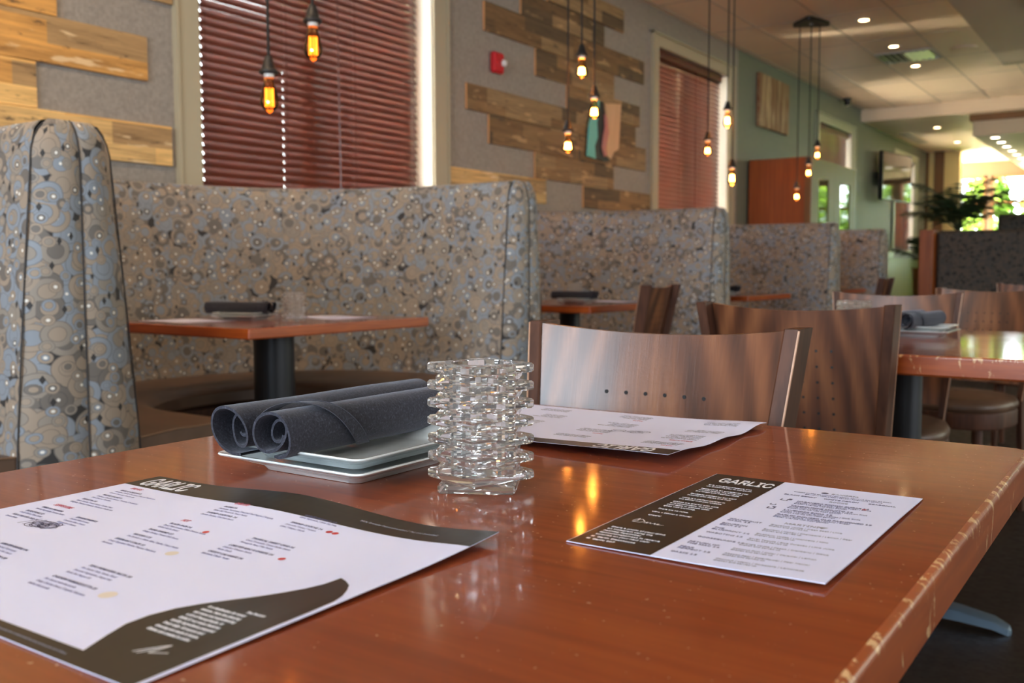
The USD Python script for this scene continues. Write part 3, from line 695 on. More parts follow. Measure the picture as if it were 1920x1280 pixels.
# ------------------------------------------------------------------ tables
def table_top(w, d, r, th, bev):
    """rounded slab: (top mesh, edge mesh), centred, top at z=0"""
    def ring(inset, z):
        rr = max(r - inset, 0.003)
        q = sg.box(-w / 2 + inset + rr, -d / 2 + inset + rr, w / 2 - inset - rr, d / 2 - inset - rr).buffer(rr, quad_segs=6)
        c = np.array(q.exterior.coords)[:-1]
        k = np.argmin(np.hypot(c[:, 0] - w / 2, c[:, 1]) + 10 * (c[:, 1] < 0))
        c = np.roll(c, -k, axis=0)
        return np.column_stack([c, np.full(len(c), z)])
    prof = [(bev, 0.0), (bev * 0.45, -bev * 0.13), (bev * 0.13, -bev * 0.45), (0, -bev), (0, -th + 0.004), (0.004, -th)]
    R = [ring(i, z) for i, z in prof]
    n = len(R[0])
    V = np.stack([np.vstack([x, x[:1]]) for x in R], 1)
    v, f = grid_mesh(V)
    edge = trimesh.Trimesh(v, f, process=False)
    if edge.face_normals[np.argmax(edge.triangles_center[:, 0])][0] < 0:
        edge.invert()
    top = trimesh.creation.triangulate_polygon(sg.Polygon(R[0][:, :2]), engine='earcut')
    t = trimesh.Trimesh(np.column_stack([top[0], np.zeros(len(top[0]))]), top[1], process=False)
    if t.face_normals[:, 2].mean() < 0:
        t.invert()
    bot = trimesh.Trimesh(np.column_stack([top[0], np.full(len(top[0]), -th)]), t.faces[:, ::-1], process=False)
    return t, cat(edge, bot)


def make_table(label, cx, cy, w, d, group, r=0.022, base='cross', foot_rot=0, col=0.045, th=0.038, bev=0.005, reach=1.0):
    t = thing('dining_table', label, 'table', (cx, cy, 0), group=group)
    a, b = table_top(w, d, r, th, bev)
    for q in (a, b):
        q.apply_translation((0, 0, 0.76))
    obj('tabletop', a, 'table_wood', t)
    obj('table_edge', b, 'table_edge' if r > 0.01 else 'table_edge_clean', t, smooth=40)
    obj('mounting_plate', lathe([(0.0, 0.70), (0.06, 0.70), (0.16, 0.712), (0.17, 0.7215), (0.0, 0.7215)], 20), 'pedestal_metal', t, smooth=40)
    obj('column', lathe([(col, 0.02), (col, 0.705)], 24), 'pedestal_metal', t, smooth=True)
    obj('base_hub', lathe([(0.0, 0.012), (0.10, 0.012), (0.10, 0.03), (0.075, 0.055), (col, 0.075), (0, 0.075)], 24), 'foot_metal', t, smooth=40)
    for k in range(4):
        an = math.radians(90 * k + foot_rot)
        c, s = math.cos(an), math.sin(an)
        leg = []
        for rr, hw, zt, zb in ((0.05, 0.034, 0.062, 0.02), (0.2 * reach, 0.030, 0.05, 0.018), (0.30 * reach, 0.026, 0.038, 0.012), (0.345 * reach, 0.018, 0.022, 0.0), (0.352 * reach, 0.010, 0.012, 0.0)):
            leg.append([(rr, -hw, zb), (rr, -hw, zt - 0.006), (rr, -hw * 0.6, zt), (rr, hw * 0.6, zt), (rr, hw, zt - 0.006), (rr, hw, zb), (rr, -hw, zb)])
        L = np.array(leg)
        v, f = grid_mesh(L)
        e = trimesh.Trimesh(np.array(leg[-1][:-1]), [[0, 1, 2], [0, 2, 3], [0, 3, 4], [0, 4, 5]], process=False)
        mm = cat(trimesh.Trimesh(v, f, process=False), e)
        mm.apply_transform(trimesh.transformations.rotation_matrix(an, (0, 0, 1)))
        ft = obj('foot', mm, 'foot_metal', t, smooth=35)
        obj('glide', lathe([(0.0, 0.0), (0.012, 0.0), (0.012, 0.006), (0, 0.006)], 10, at=(0.33 * reach * c, 0.33 * reach * s, 0.0)), 'rubber', ft)
    return t


T1 = (-0.516, 0.66)
make_table('large glossy cherry wood table in the foreground with a scuffed right edge', T1[0], T1[1], 0.798, 0.97, None, r=0.024, th=0.040, bev=0.006, foot_rot=14)
T2 = (-0.60, 2.765)
make_table('glossy cherry wood table at the right edge mirroring the bright window', T2[0], T2[1], 0.80, 1.02, None, th=0.046, foot_rot=-2, reach=0.8)
BT = []
for i, (yc, lab) in enumerate([(2.56, 'cherry wood table standing in the first full booth under the nearest window'), (4.78, 'cherry wood table of the second booth with a chair at its end'), (7.0, 'cherry wood table of the third booth, half hidden by the partition'), (9.2, 'cherry wood table of the farthest booth')]):
    cx, w, d = (-2.88, 0.80, 0.92)
    make_table(lab, cx, yc, w, d, None, r=0.006, th=0.036, bev=0.003, col=0.078 if i == 0 else 0.06, foot_rot=45, reach=0.62 if i == 3 else 0.95)
    BT.append((cx, yc))
# distant dark table by the right-hand partition
make_table('cherry wood table far right, before the dark partition', -0.6, 8.3, 0.8, 1.0, None, foot_rot=10)
make_table('cherry wood table far right, between the third and fourth chairs', -0.45, 5.05, 0.8, 1.0, None, foot_rot=10)


# ------------------------------------------------------------------ chairs
def make_chair(label, loc, rz, scale=None):
    t = thing('dining_chair', label, 'chair', loc, rz, group=None, scale=scale)
    H = 0.872
    xe = lambda z: 0.168 + (max(z, 0.44) - 0.44) * 0.094          # outer half width of the stiles
    yb = lambda z: 0.165 + (z - 0.45) * 0.20 if z > 0.45 else 0.165 + (0.45 - z) * 0.12   # rear face line
    for s in (-1, 1):
        rows = []
        for z in np.linspace(0.0, H, 16):
            x0, x1 = s * (xe(z) - 0.021), s * xe(z)
            y0, y1 = yb(z), yb(z) + 0.058
            zz = z
            c = 0.0022
            sx = 1 if x1 > x0 else -1
            rows.append([(x0, y0 + c, zz), (x0 + sx * c, y0, zz), (x1 - sx * c, y0, zz), (x1, y0 + c, zz), (x1, y1 - c, zz), (x1 - sx * c, y1, zz), (x0 + sx * c, y1, zz), (x0, y1 - c, zz), (x0, y0 + c, zz)])
        v, f = grid_mesh(np.array(rows))
        m = trimesh.Trimesh(v, f, process=False)
        top = np.array(rows[-1][:-1])
        m = cat(m, trimesh.Trimesh(top, [[0, k, k + 1] for k in range(1, 7)], process=False))
        m.fix_normals()
        st = obj('stile', m, 'chair_dark', t)
        obj('worn_edge', tube([(s * (xe(z) - 0.0006), yb(z) + 0.0008, z) for z in np.linspace(0.44, H - 0.002, 10)], 0.0016, 5), 'worn_edge', st)
    # bent plywood panel between the stiles: hollow towards the sitter, top edge dipping
    nx, nz = 25, 12
    def pt(u, w, back):
        z = 0.50 + w * (H - 0.003 - 0.012 * (1 - u * u) - 0.50)
        x = u * (xe(z) - 0.0215)
        y = yb(z) + 0.004 + 0.026 * (1 - u * u) + (0.012 if back else 0)
        return (x, y, z)
    U, Wt = np.linspace(-1, 1, nx), np.linspace(0, 1, nz)
    front = np.array([[pt(u, w, False) for w in Wt] for u in U])
    back = np.array([[pt(u, w, True) for w in Wt] for u in U])
    loop = np.concatenate([front, back[:, ::-1], front[:, :1]], 1)
    v, f = grid_mesh(loop)
    pan = trimesh.Trimesh(v, f, process=True)
    pan.fix_normals()
    panel = obj('back_panel', pan, 'chair_wood', t, smooth=35)
    riv = []
    for r in range(7):
        for c in range(6):
            x, z = (c - 2.5) * 0.0305, 0.772 - r * 0.034
            u = x / (xe(z) - 0.0215)
            y = yb(z) + 0.004 + 0.026 * (1 - u * u)
            riv.append(cyl((x, y - 0.0012, z), (x, y + 0.0134, z), 0.0029, 8))
    obj('rivets', cat(riv), 'black_metal', panel, kind='stuff')
    # round cushioned seat, bent apron, front legs and ring stretcher
    def sup(n=36, rx=0.205, ry=0.205, e=2.6):
        a = np.arange(n) * 2 * np.pi / n
        return np.stack([rx * np.sign(np.cos(a)) * np.abs(np.cos(a)) ** (2 / e), -0.035 + ry * np.sign(np.sin(a)) * np.abs(np.sin(a)) ** (2 / e)], 1)
    def ringed(prof):
        R = [np.vstack([(q := np.column_stack([sup(rx=0.205 * k, ry=0.205 * k), np.full(36, z)])), q[:1]]) for k, z in prof]
        v, f = grid_mesh(np.stack(R, 1))
        return trimesh.Trimesh(v, f, process=False)
    obj('seat_cushion', ringed([(0.95, 0.425), (1.0, 0.437), (1.0, 0.452), (0.95, 0.468), (0.8, 0.478), (0.02, 0.484)]), 'vinyl_brown', t, smooth=True)
    obj('apron', ringed([(0.90, 0.365), (0.97, 0.365), (0.99, 0.372), (0.99, 0.420), (0.97, 0.426), (0.1, 0.426)]), 'chair_dark', t, smooth=40)
    for s in (-1, 1):
        obj('leg', tube([(s * 0.130, -0.165, 0.37), (s * 0.136, -0.17, 0.18), (s * 0.140, -0.175, 0.0)], [0.019, 0.017, 0.013], 10), 'chair_dark', t, smooth=True)
    ring = sup(rx=0.172, ry=0.18)
    ring = np.vstack([ring, ring[:2]])
    obj('ring_stretcher', tube(np.column_stack([ring, np.full(len(ring), 0.24)]), 0.0105, 8), 'chair_dark', t, smooth=True)
    return t


# back centres (x, y) at the top and the turn of each chair; local back sits 0.25 m behind the seat
def chair_at(bx_, by_, rz, label, src=None, scale=None):
    a = math.radians(rz)
    o = (bx_ + math.sin(a) * 0.255, by_ - math.cos(a) * 0.255, 0)
    return make_chair(label, o, rz, scale) if src is None else dup(src, label, o, rz, scale=scale)


c0 = chair_at(-0.607, 1.240, 0, 'dark walnut bentwood chair facing the camera at the far side of the foreground table')
chair_at(-0.672, 2.065, 180, 'dark walnut bentwood chair with its rivet-dotted back to the camera, behind the foreground chair', c0, (1.02, 1.0, 1.006))
chair_at(-0.79, 3.47, 5, 'dark walnut bentwood chair beyond the second table, behind the charcoal napkin roll', c0)
chair_at(-0.62, 4.28, -12, 'dark walnut bentwood chair at the right edge, showing its round seat under the second table', c0)
chair_at(-0.60, 5.85, 0, 'dark walnut bentwood chair farther back at the right edge, its top rail catching light', c0)
chair_at(-2.2, 4.52, -86, 'dark walnut bentwood chair seen edge-on at the end of the second booth table', c0)
chair_at(-2.12, 8.85, -88, 'small dark chair seen edge-on at the end of the farthest booth table', c0)


# ------------------------------------------------------------------ table settings
def make_plate(label, loc, rz=0, group=None):
    t = thing('square_plate', label, 'plate', loc, rz, group=group)
    def ring(h, r, z, n=6):
        q = sg.box(-h + r, -h + r, h - r, h - r).buffer(r, quad_segs=n)
        c = np.array(q.exterior.coords)
        return np.column_stack([c, np.full(len(c), z)])
    prof = [(0.02, 0.01, 0.0035), (0.056, 0.01, 0.0035), (0.058, 0.010, 0.0), (0.061, 0.010, 0.0), (0.064, 0.010, 0.0045), (0.080, 0.010, 0.0105), (0.0925, 0.010, 0.0150), (0.0938, 0.011, 0.0164), (0.0930, 0.0105, 0.0176), (0.0905, 0.009, 0.0176),
            (0.078, 0.009, 0.0122), (0.066, 0.010, 0.0075), (0.058, 0.010, 0.0062), (0.02, 0.01, 0.0060), (0.004, 0.002, 0.0060)]
    v, f = grid_mesh(np.stack([ring(*p) for p in prof], 1))
    m = trimesh.Trimesh(v, f, process=False)
    if m.volume < 0:
        m.invert()
    obj('plate_body', m, 'plate_glaze', t, smooth=50)
    return t


PL = (-0.6535, 0.680)
p0 = make_plate('lower square white plate under the napkin on the foreground table', (PL[0], PL[1], 0.7605))
dup(p0, 'upper square white plate directly under the charcoal napkin on the foreground table', (PL[0] - 0.004, PL[1] + 0.002, 0.7725), 1.0)


def make_napkin(label, loc, rz=0, L=0.26):
    t = thing('rolled_napkin', label, 'napkin', loc, rz, group=None)
    def roll(cx, cz, R, start, turns, sgn, seed, tilt):
        ns, nl = 90, 36
        phi = np.linspace(0, turns * 2 * np.pi, ns)
        ys = np.linspace(0, 1, nl)
        P = np.zeros((ns, nl, 3))
        for a in range(ns):
            fr = phi[a] / phi[-1]
            r = R * (1 - 0.74 * fr ** 1.05)
            for b in range(nl):
                end = 0.012 * math.sin(phi[a] * 0.5 + seed) * (1 - ys[b]) * (1 if ys[b] < 0.5 else 0) * (1 - fr) + 0.010 * fr * (1 - ys[b])
                wob = 1 + 0.16 * (meshkit.noise(np.array([phi[a] * 0.9, ys[b] * 3.0, seed])) - 0.5) * (0.4 + fr)
                an = start + sgn * phi[a] + 0.25 * (ys[b] - 0.5) * tilt
                wob *= 1 + 0.13 * math.cos(2 * an - 1.9 * sgn) * (0.35 + 0.65 * fr) * (1.15 - 0.5 * ys[b])
                P[a, b] = (cx + r * wob * math.cos(an) * 1.0, ys[b] * L + end, cz + r * wob * math.sin(an) * (0.97 + 0.05 * math.cos(an * 2)))
        th = 0.0013
        d = np.gradient(P, axis=0)
        nrm = np.stack([d[..., 2], np.zeros((ns, nl)), -d[..., 0]], -1)
        nrm /= np.linalg.norm(nrm, axis=2, keepdims=True) + 1e-9
        A, B = P + nrm * th, P - nrm * th
        loopP = np.concatenate([A, B[:, ::-1], A[:, :1]], 1)
        v, f = grid_mesh(loopP)
        m = trimesh.Trimesh(v, f, process=True)
        m.fix_normals()
        return m, P, nrm
    a, Pa, _ = roll(-0.0240, 0.0268, 0.0248, math.radians(-70), 2.15, -1, 3.1, 0.4)
    b, Pb, nb = roll(0.0240, 0.0262, 0.0242, math.radians(250), 2.25, 1, 8.4, -0.4)
    ra = obj('left_roll', a, 'napkin_cloth', t, smooth=50)
    rb = obj('right_roll', b, 'napkin_cloth', t, smooth=50)
    # diagonal hem of the right roll: a flap wrapped round the outside
    pts, wid = [], 0.017
    ang = np.linspace(math.radians(150), math.radians(-60), 40)
    strip = []
    for k, an in enumerate(ang):
        f = k / 39.0
        yy = 0.006 + 0.085 * f ** 1.15
        strip.append([(0.0240 + (0.0266 + 0.0004 * math.sin(j)) * math.cos(an) * 1.0, yy + wid * (j / 3.0) + 0.002, 0.0262 + 0.0266 * math.sin(an) * (0.97 + 0.05 * math.cos(an * 2))) for j in range(4)])
    S = np.array(strip)
    v, f = grid_mesh(S)
    v2 = v.copy()
    v2[:, 0] += 0.0008
    obj('hem_flap', cat(trimesh.Trimesh(v, f, process=False), trimesh.Trimesh(v2, f[:, ::-1], process=False)), 'napkin_cloth', rb, smooth=True)
    obj('stitching', cat([tube(S[:, j] * 1.0 + np.array([0.0011, 0, 0.0007]), 0.0004, 4) for j in (0, 3)]), 'hem_thread', rb)
    return t


n0 = make_napkin('charcoal cloth napkin rolled from both sides, lying on the plates of the foreground table', (-0.672, 0.570, 0.7808), 0.0)


def make_votive(label, loc, rz):
    t = thing('votive_holder', label, 'candle holder', loc, rz)
    s, n, h = 0.0675, 14, 0.109 / 14
    tot = m3.Manifold()
    for k in range(n):
        side = (0.066 if k == 0 else s) / 2
        z0 = k * h
        c = 0.0013
        pts = []
        for q, z in ((side - c, z0 - 0.0002), (side, z0 + c), (side, z0 + h - c), (side - c, z0 + h + 0.0002)):
            for x, y in ((q - c, q), (q, q - c), (-q + c, q), (-q, q - c), (q - c, -q), (q, -q + c), (-q + c, -q), (-q, -q + c)):
                pts.append((x, y, z))
        layer = m3.Manifold.hull_points(np.array(pts)).rotate((0, 0, 45.0 * (k % 2)))
        tot = layer if k == 0 else tot + layer
    tot = tot - m3.Manifold.cylinder(0.12, 0.0245, 0.0265, 32).translate((0, 0, 0.013))
    obj('glass_body', from_manifold(tot), 'votive_glass', t)
    return t


v0 = make_votive('clear pressed-glass candle holder of stacked twisted squares on the foreground table', (-0.498, 0.676, 0.7604), 29.0)

# settings of the other tables (plates, napkin, candle holder): copies
SET = [
    (( -2.97, 2.50), 20, 'of the first booth table, nearest the window blind', True),
    (( -2.80, 4.74), 5, 'of the second booth table', True),
    (( -2.76, 6.80), 0, 'of the third booth table', True),
    (( -2.78, 9.05), 0, 'of the farthest booth table', False)]
for (x, y), rz, where, votive in SET:
    dup(p0, 'lower square white plate ' + where, (x, y, 0.7605), rz)
    dup(p0, 'upper square white plate ' + where, (x - 0.003, y + 0.003, 0.7725), rz)
    a = math.radians(rz + 90)
    dup(n0, 'rolled charcoal napkin on the plates ' + where, (x + math.cos(a + math.pi / 2) * -0.11, y + math.sin(a + math.pi / 2) * -0.11, 0.7812), rz + 90)
dup(v0, 'clear stacked-square glass candle holder standing on the first booth table', (-2.73, 2.53, 0.7604), 10)
dup(v0, 'clear stacked-square glass candle holder behind the napkin of the second booth table', (-3.02, 5.08, 0.7604), 20)
dup(v0, 'clear stacked-square glass candle holder on the third booth table', (-2.86, 7.02, 0.7604), 5)
dup(v0, 'clear stacked-square glass candle holder seen over the rivet-backed chair on the second dining table', (-0.685, 2.56, 0.7604), 40)
dup(p0, 'lower square white plate on the second dining table at the right edge', (-0.60, 2.93, 0.7605), 0)
dup(p0, 'upper square white plate on the second dining table at the right edge', (-0.604, 2.933, 0.7725), 1)
dup(n0, 'rolled charcoal napkin on the plates of the second dining table', (-0.635, 2.80, 0.7812), -8)

# ------------------------------------------------------------------ menus
TXT = {}


def text_at(s, x, y, cap, bend, rot=0.0, bold=False, narrow=1.0):
    k = (s, bold)
    if k not in TXT:
        TXT[k] = meshkit.text_mesh(s, 1.0, 0.02, bold)
    m = TXT[k]
    v = m.vertices * np.array([cap * narrow, cap, 0.0])
    top = m.vertices[:, 2] > 0.01
    c, s_ = math.cos(rot), math.sin(rot)
    X, Y = x + v[:, 0] * c - v[:, 1] * s_, y + v[:, 0] * s_ + v[:, 1] * c
    Z = bend(X, Y) + np.where(top, 0.00026, 0.00012)
    return trimesh.Trimesh(np.stack([X, Y, Z], 1), m.faces, process=False)


def sheet(w, d, bend, th=0.00035, n=(40, 30)):
    xs, ys = np.linspace(0, w, n[0]), np.linspace(0, d, n[1])
    X, Y = np.meshgrid(xs, ys, indexing='ij')
    Z = bend(X, Y)
    A, B = np.stack([X, Y, Z], -1), np.stack([X, Y, Z - th], -1)
    va, f = grid_mesh(A)
    vb, _ = grid_mesh(B)
    side = []
    def strip(p, q):
        v, g = grid_mesh(np.stack([p, q], 1))
        side.append(trimesh.Trimesh(v, g, process=False))
    strip(A[:, 0], B[:, 0]); strip(B[:, -1], A[:, -1]); strip(B[0], A[0]); strip(A[-1], B[-1])
    return cat(trimesh.Trimesh(va, f, process=False), trimesh.Trimesh(vb, f[:, ::-1], process=False), side)


def decal(poly, bend, lift=0.00008, cell=0.012):
    """a printed area: polygon cut into small cells so that it follows the sheet"""
    x0, y0, x1, y1 = poly.bounds
    out = []
    for a in np.arange(x0, x1, cell):
        for b in np.arange(y0, y1, cell):
            q = poly.intersection(sg.box(a, b, a + cell, b + cell))
            for g in getattr(q, 'geoms', [q]):
                if g.geom_type == 'Polygon' and g.area > 1e-9:
                    v, f = trimesh.creation.triangulate_polygon(g, engine='earcut')
                    if trimesh.Trimesh(np.column_stack([v, np.zeros(len(v))]), f, process=False).face_normals[:, 2].mean() < 0:
                        f = f[:, ::-1]
                    out.append(trimesh.Trimesh(np.column_stack([v, bend(v[:, 0], v[:, 1]) + lift]), f, process=False))
    return cat(out)


def stroke(pts, w, bend, lift=0.0002):
    p = np.asarray(pts, float)
    return decal(sg.LineString(p).buffer(w / 2, quad_segs=2), bend, lift, 0.02)


def gauss(x, c, s):
    return np.exp(-((x - c) / s) ** 2)


TZ = 0.7603
# --- large menu in front
MW, MD, MX, MY = 0.383, 0.289, -0.766, 0.252
def bend1(x, y):
    x, y = np.asarray(x, float), np.asarray(y, float)
    e = np.clip((y - 0.15) / 0.14, 0, 1) ** 2
    return 0.0006 + e * (0.0075 * gauss(x, 0.19, 0.085) + 0.0065 * gauss(x, 0.40, 0.06)) + 0.0022 * gauss(x, 0.383, 0.03) * np.clip(1 - np.abs(y - 0.16) / 0.2, 0, 1)


t = thing('food_menu', 'large white dinner menu with black bands lying in front on the foreground table', 'menu', (MX, MY, TZ))
obj('sheet', sheet(MW, MD, bend1), 'paper_white', t, smooth=True)
def lx(x, y): return (x - MX, y - MY)
band = sg.Polygon([(0.0, MD), (0.0, 0.253)] + [(u, 0.253 - 0.002 * math.sin(u * 12)) for u in np.linspace(0, MW, 20)] + [(MW, MD)])
swoosh = sg.Polygon([lx(*p) for p in [(-0.766, 0.2525), (-0.766, 0.268), (-0.60, 0.266), (-0.520, 0.265), (-0.443, 0.266), (-0.452, 0.285), (-0.458, 0.300), (-0.459, 0.315), (-0.456, 0.330), (-0.450, 0.343), (-0.441, 0.357), (-0.433, 0.369), (-0.426, 0.381), (-0.420, 0.393), (-0.416, 0.405), (-0.4155, 0.419), (-0.408, 0.4155), (-0.400, 0.410), (-0.394, 0.402), (-0.389, 0.393), (-0.3865, 0.384), (-0.3860, 0.36), (-0.3858, 0.30), (-0.3855, 0.2525)]])
blk = obj('black_band', decal(band, bend1), 'ink_black', t)
blk2 = obj('black_swoosh', decal(swoosh, bend1), 'ink_black', t)
obj('title_lettering', text_at('GARLIC', 0.010, 0.2585, 0.0235, bend1, narrow=0.50, bold=True), 'ink_white', blk)
obj('small_print', text_at('20% Gratuity Recommended | Tax not included', 0.270, 0.2685, 0.0024, bend1), 'ink_grey', blk, kind='stuff')
tt = []
for k, s in enumerate(['The Pocono', 'is a destination for every', 'season. Here fun pleasing', 'our menu and experiencing', 'a bit of Pennsylvania. At', 'GARLIC our menu features', 'quality ingredients prepared', 'fresh daily. All sauces and', 'dressing are made in house.', 'Dishes are created to order.']):
    tt.append(text_at(s, -0.443 - MX + (0.026 if k == 0 else 0.0), 0.346 - k * 0.0049 - MY, 0.0025, bend1, narrow=0.78, bold=True))
obj('story_lettering', cat(tt), 'ink_white', blk2, kind='stuff')
obj('signature', cat(stroke([(0.345, 0.027), (0.353, 0.0395), (0.3555, 0.042)], 0.0009, bend1), stroke([(0.3485, 0.027), (0.3555, 0.0415), (0.3535, 0.030), (0.3625, 0.0345)], 0.0009, bend1)), 'ink_white', blk2)
obj('web_lettering', cat(text_at('www.garlicpoconos.com', 0.185, 0.0085, 0.0033, bend1, narrow=0.85), text_at('Consuming raw or undercooked food may increase your risk of illness', 0.255, 0.0060, 0.0016, bend1, narrow=0.9)), 'ink_grey', blk2, kind='stuff')
heads, body, reds, specs = [], [], [], []


def block(x, y, title, lines, red=None, cap=0.0027, pitch=0.0051):
    X, Y = x - MX, y - MY
    if red:
        reds.append(text_at(red, X + 0.001, Y + 0.0065, 0.0044, bend1, narrow=0.62))
    heads.append(text_at(title, X, Y - cap, cap, bend1, narrow=0.86))
    for k, s in enumerate(lines):
        body.append(text_at(s, X, Y - cap - pitch * (k + 1), cap * 0.86, bend1, narrow=0.80))


block(-0.744, 0.488, 'GARLIC CAESAR 9', ['Romaine | Garlic Croutons | Shaved Parmesan', 'Caesar Dressing | Anchovies'], 'SALADS')
block(-0.742, 0.470, 'WEDGE SALAD 9', ['Iceberg | Smoked Bacon | Tomato | Cucumber', 'Blue Cheese | Scallion'])
block(-0.743, 0.452, 'RICOTTA 10', ['Warm Ricotta | Local Honey | Grilled Pear', 'Arugula | Shaved Almonds | Balsamic Reduction'])
block(-0.744, 0.418, 'GRILLED SALMON', ['Market Vegetable | Lemon Butter'], 'SUPPERTIME')
block(-0.744, 0.405, 'BLEU STEAK 32', ['Crispy Onion | Bleu Butter'])
block(-0.742, 0.393, 'ADD LOBSTER TAIL 18', ['Drawn Butter'])
block(-0.691, 0.415, 'ENHANCEMENTS', ['Sauteed Mushrooms', 'Crumbled Bleu Cheese', 'Caramelized Onions', 'Au Poivre'])
block(-0.615, 0.494, 'BURRATA', ['Heirloom Tomatoes | Roasted Red Pepper | Arugula', 'Olive Oil | Focaccia Toast Points'], 'CHILLED')
block(-0.615, 0.477, 'SHRIMP COCKTAIL 16', ['Jumbo Shrimp | Cocktail Sauce'])
block(-0.614, 0.443, 'BLACK JACK 14', ['Beef | Mushrooms | Blue Cheese Sauce', 'Grilled Garlic Bread'], 'HOT')
block(-0.614, 0.425, 'BANG SHRIMP 13', ['Crispy Shrimp | Sweet Chili Sauce'])
block(-0.612, 0.411, 'MUSSELS 15', ['Fra Diavolo or White Wine | Garlic | Toast Points'])
block(-0.613, 0.397, 'EGGPLANT STACK 11', ['Crispy Eggplant | Ricotta | Pepper | Marinara', 'Parmesan'])
block(-0.539, 0.508, 'GARLIC HUMMUS 12', ['Olive Tapenade | Olive Oil | Pita'])
block(-0.536, 0.491, 'SHRIMP CEVICHE 14', ['Avocado | Onion | Tomato', 'Lime | Ginger | Garlic'])
block(-0.531, 0.450, 'TROPICAL SWEET CRAB 16', ['Crab | Avocado | Sweet Butter Sauce', 'Pineapple Pico | Pita Points'])
block(-0.532, 0.431, 'LOBSTER MAC N CHEESE 16', ['Lobster | Cheese Sauce', 'Pasta Shells'])
block(-0.533, 0.414, 'CRISPY CALAMARI 14', ['Marinara | Zesty Tartar'])
block(-0.668, 0.345, 'LOBSTER RAVIOLI 24', ['Pan Seared | Asparagus', 'Lobster Ragout Pink Sauce'])
block(-0.668, 0.327, 'TORTELLINI ALFREDO 20', ['Three Cheese Tortellini', 'Ginger Alfredo'])
block(-0.570, 0.350, 'TOFU PRIMAVERA PASTA 18', ['Pan Seared Tofu | Garlic | Basil', 'Seasonal Vegetables | Angel Hair', 'Garlic Red Pepper Oil'])
block(-0.569, 0.325, 'CHICKEN PARMARICOTTA 21', ['Pan Seared with Mozzarella', 'Crispy Chicken Breast | Linguini | Marinara', 'Melted Mozzarella'])
block(-0.620, 0.295, 'SIDES 7', ['Truffle Fries', 'Seasonal Vegetable'])
obj('heading_lettering', cat(heads), 'ink_text', t, kind='stuff')
obj('body_lettering', cat(body), 'ink_body', t, kind='stuff')
obj('red_lettering', cat(reds), 'ink_red', t, kind='stuff')
for x, y in ((-0.571, 0.440), (-0.4955, 0.4885), (-0.4895, 0.4885), (-0.477, 0.427)):
    X, Y = x - MX, y - MY
    specs.append(decal(sg.Point(X, Y).buffer(0.0026), bend1, 0.0002))
obj('spice_marks', cat(specs), 'ink_spice', t, kind='stuff')
obj('tan_marks', cat(decal(sg.Point(-0.548 - MX, 0.3945 - MY).buffer(0.0045), bend1, 0.0002), decal(sg.Point(-0.508 - MX, 0.3215 - MY).buffer(0.0055), bend1, 0.0002)), 'ink_tan', t, kind='stuff')
sk = []
rs = np.random.default_rng(4)
for k in range(9):
    a = np.linspace(0, 2 * np.pi, 14)
    cx, cy = -0.694 - MX + rs.uniform(-0.012, 0.012), 0.386 - MY + rs.uniform(-0.005, 0.005)
    sk.append(stroke(np.stack([cx + (0.006 + rs.random() * 0.004) * np.cos(a), cy + (0.004 + rs.random() * 0.003) * np.sin(a)], 1), 0.0007, bend1))
for k in range(6):
    x = -0.712 - MX + k * 0.0062
    sk.append(stroke([(x, 0.379 - MY), (x + 0.005, 0.395 - MY)], 0.0009, bend1))
obj('drawing', cat(sk), 'ink_text', t, kind='stuff')

# --- cocktail card
CW, CD, CX, CY = 0.1795, 0.268, -0.3445, 0.568
def bend2(x, y):
    x, y = np.asarray(x, float), np.asarray(y, float)
    return 0.0008 + 0.0016 * gauss(x, CW, 0.05) * (1 - 0.6 * gauss(y, CD, 0.05)) + 0.0012 * gauss(y, 0.0, 0.04) * (x / CW)


t = thing('cocktail_menu', 'small cocktail card with black left column, near the foreground table\'s right edge', 'menu', (CX, CY, TZ))
obj('card', sheet(CW, CD, bend2, 0.0005, (20, 24)), 'paper_white', t, smooth=True)
blk = obj('black_column', decal(sg.box(0.0006, 0.0, 0.0645, CD), bend2), 'ink_black', t)
obj('title_lettering', text_at('GARLIC', 0.0125, 0.2365, 0.0165, bend2, narrow=0.575, bold=True), 'ink_white', blk)
tt = []
Y = 0.222
for grp in (['It is with great pleasure that', 'we welcome you to our garlic'], ['Restaurant, an experience you', 'will not forget. We bring you', 'the finest and freshest taste'], ['Cocktails crafted by our staff', 'infused with herbs and fruit'], ['Wine is a perfect partner to', 'the dinner that you choose'], ['Dishes are shared with wine', 'and companions. But trust', 'your taste to choose what', 'goes with anything.'], ['There are no rules.'], ['Wine + Dinner = Winner'], ['   Cheers!']):
    for s in grp:
        tt.append(text_at(s, 0.0125, Y - 0.0024, 0.0025, bend2, narrow=0.86))
        Y -= 0.0058
    Y -= 0.0052
Y = 0.052
for s in ['Share a photo of your drink', 'on instagram using the', 'hashtag #garlicbar', '#poconohappiness to receive', 'surprise on your next visit!']:
    tt.append(text_at(s, 0.008, Y - 0.0024, 0.0027, bend2, narrow=0.92))
    Y -= 0.0058
for k, s in enumerate(['Garlic Steakhouse', 'Garlic 907']):
    tt.append(text_at(s, 0.013, 0.0195 - k * 0.0066, 0.0027, bend2, narrow=0.95))
for k in range(2):
    tt.append(decal(sg.box(0.0080, 0.0196 - k * 0.0066, 0.0108, 0.0224 - k * 0.0066), bend2, 0.0002))
obj('story_lettering', cat(tt), 'ink_white', blk, kind='stuff')
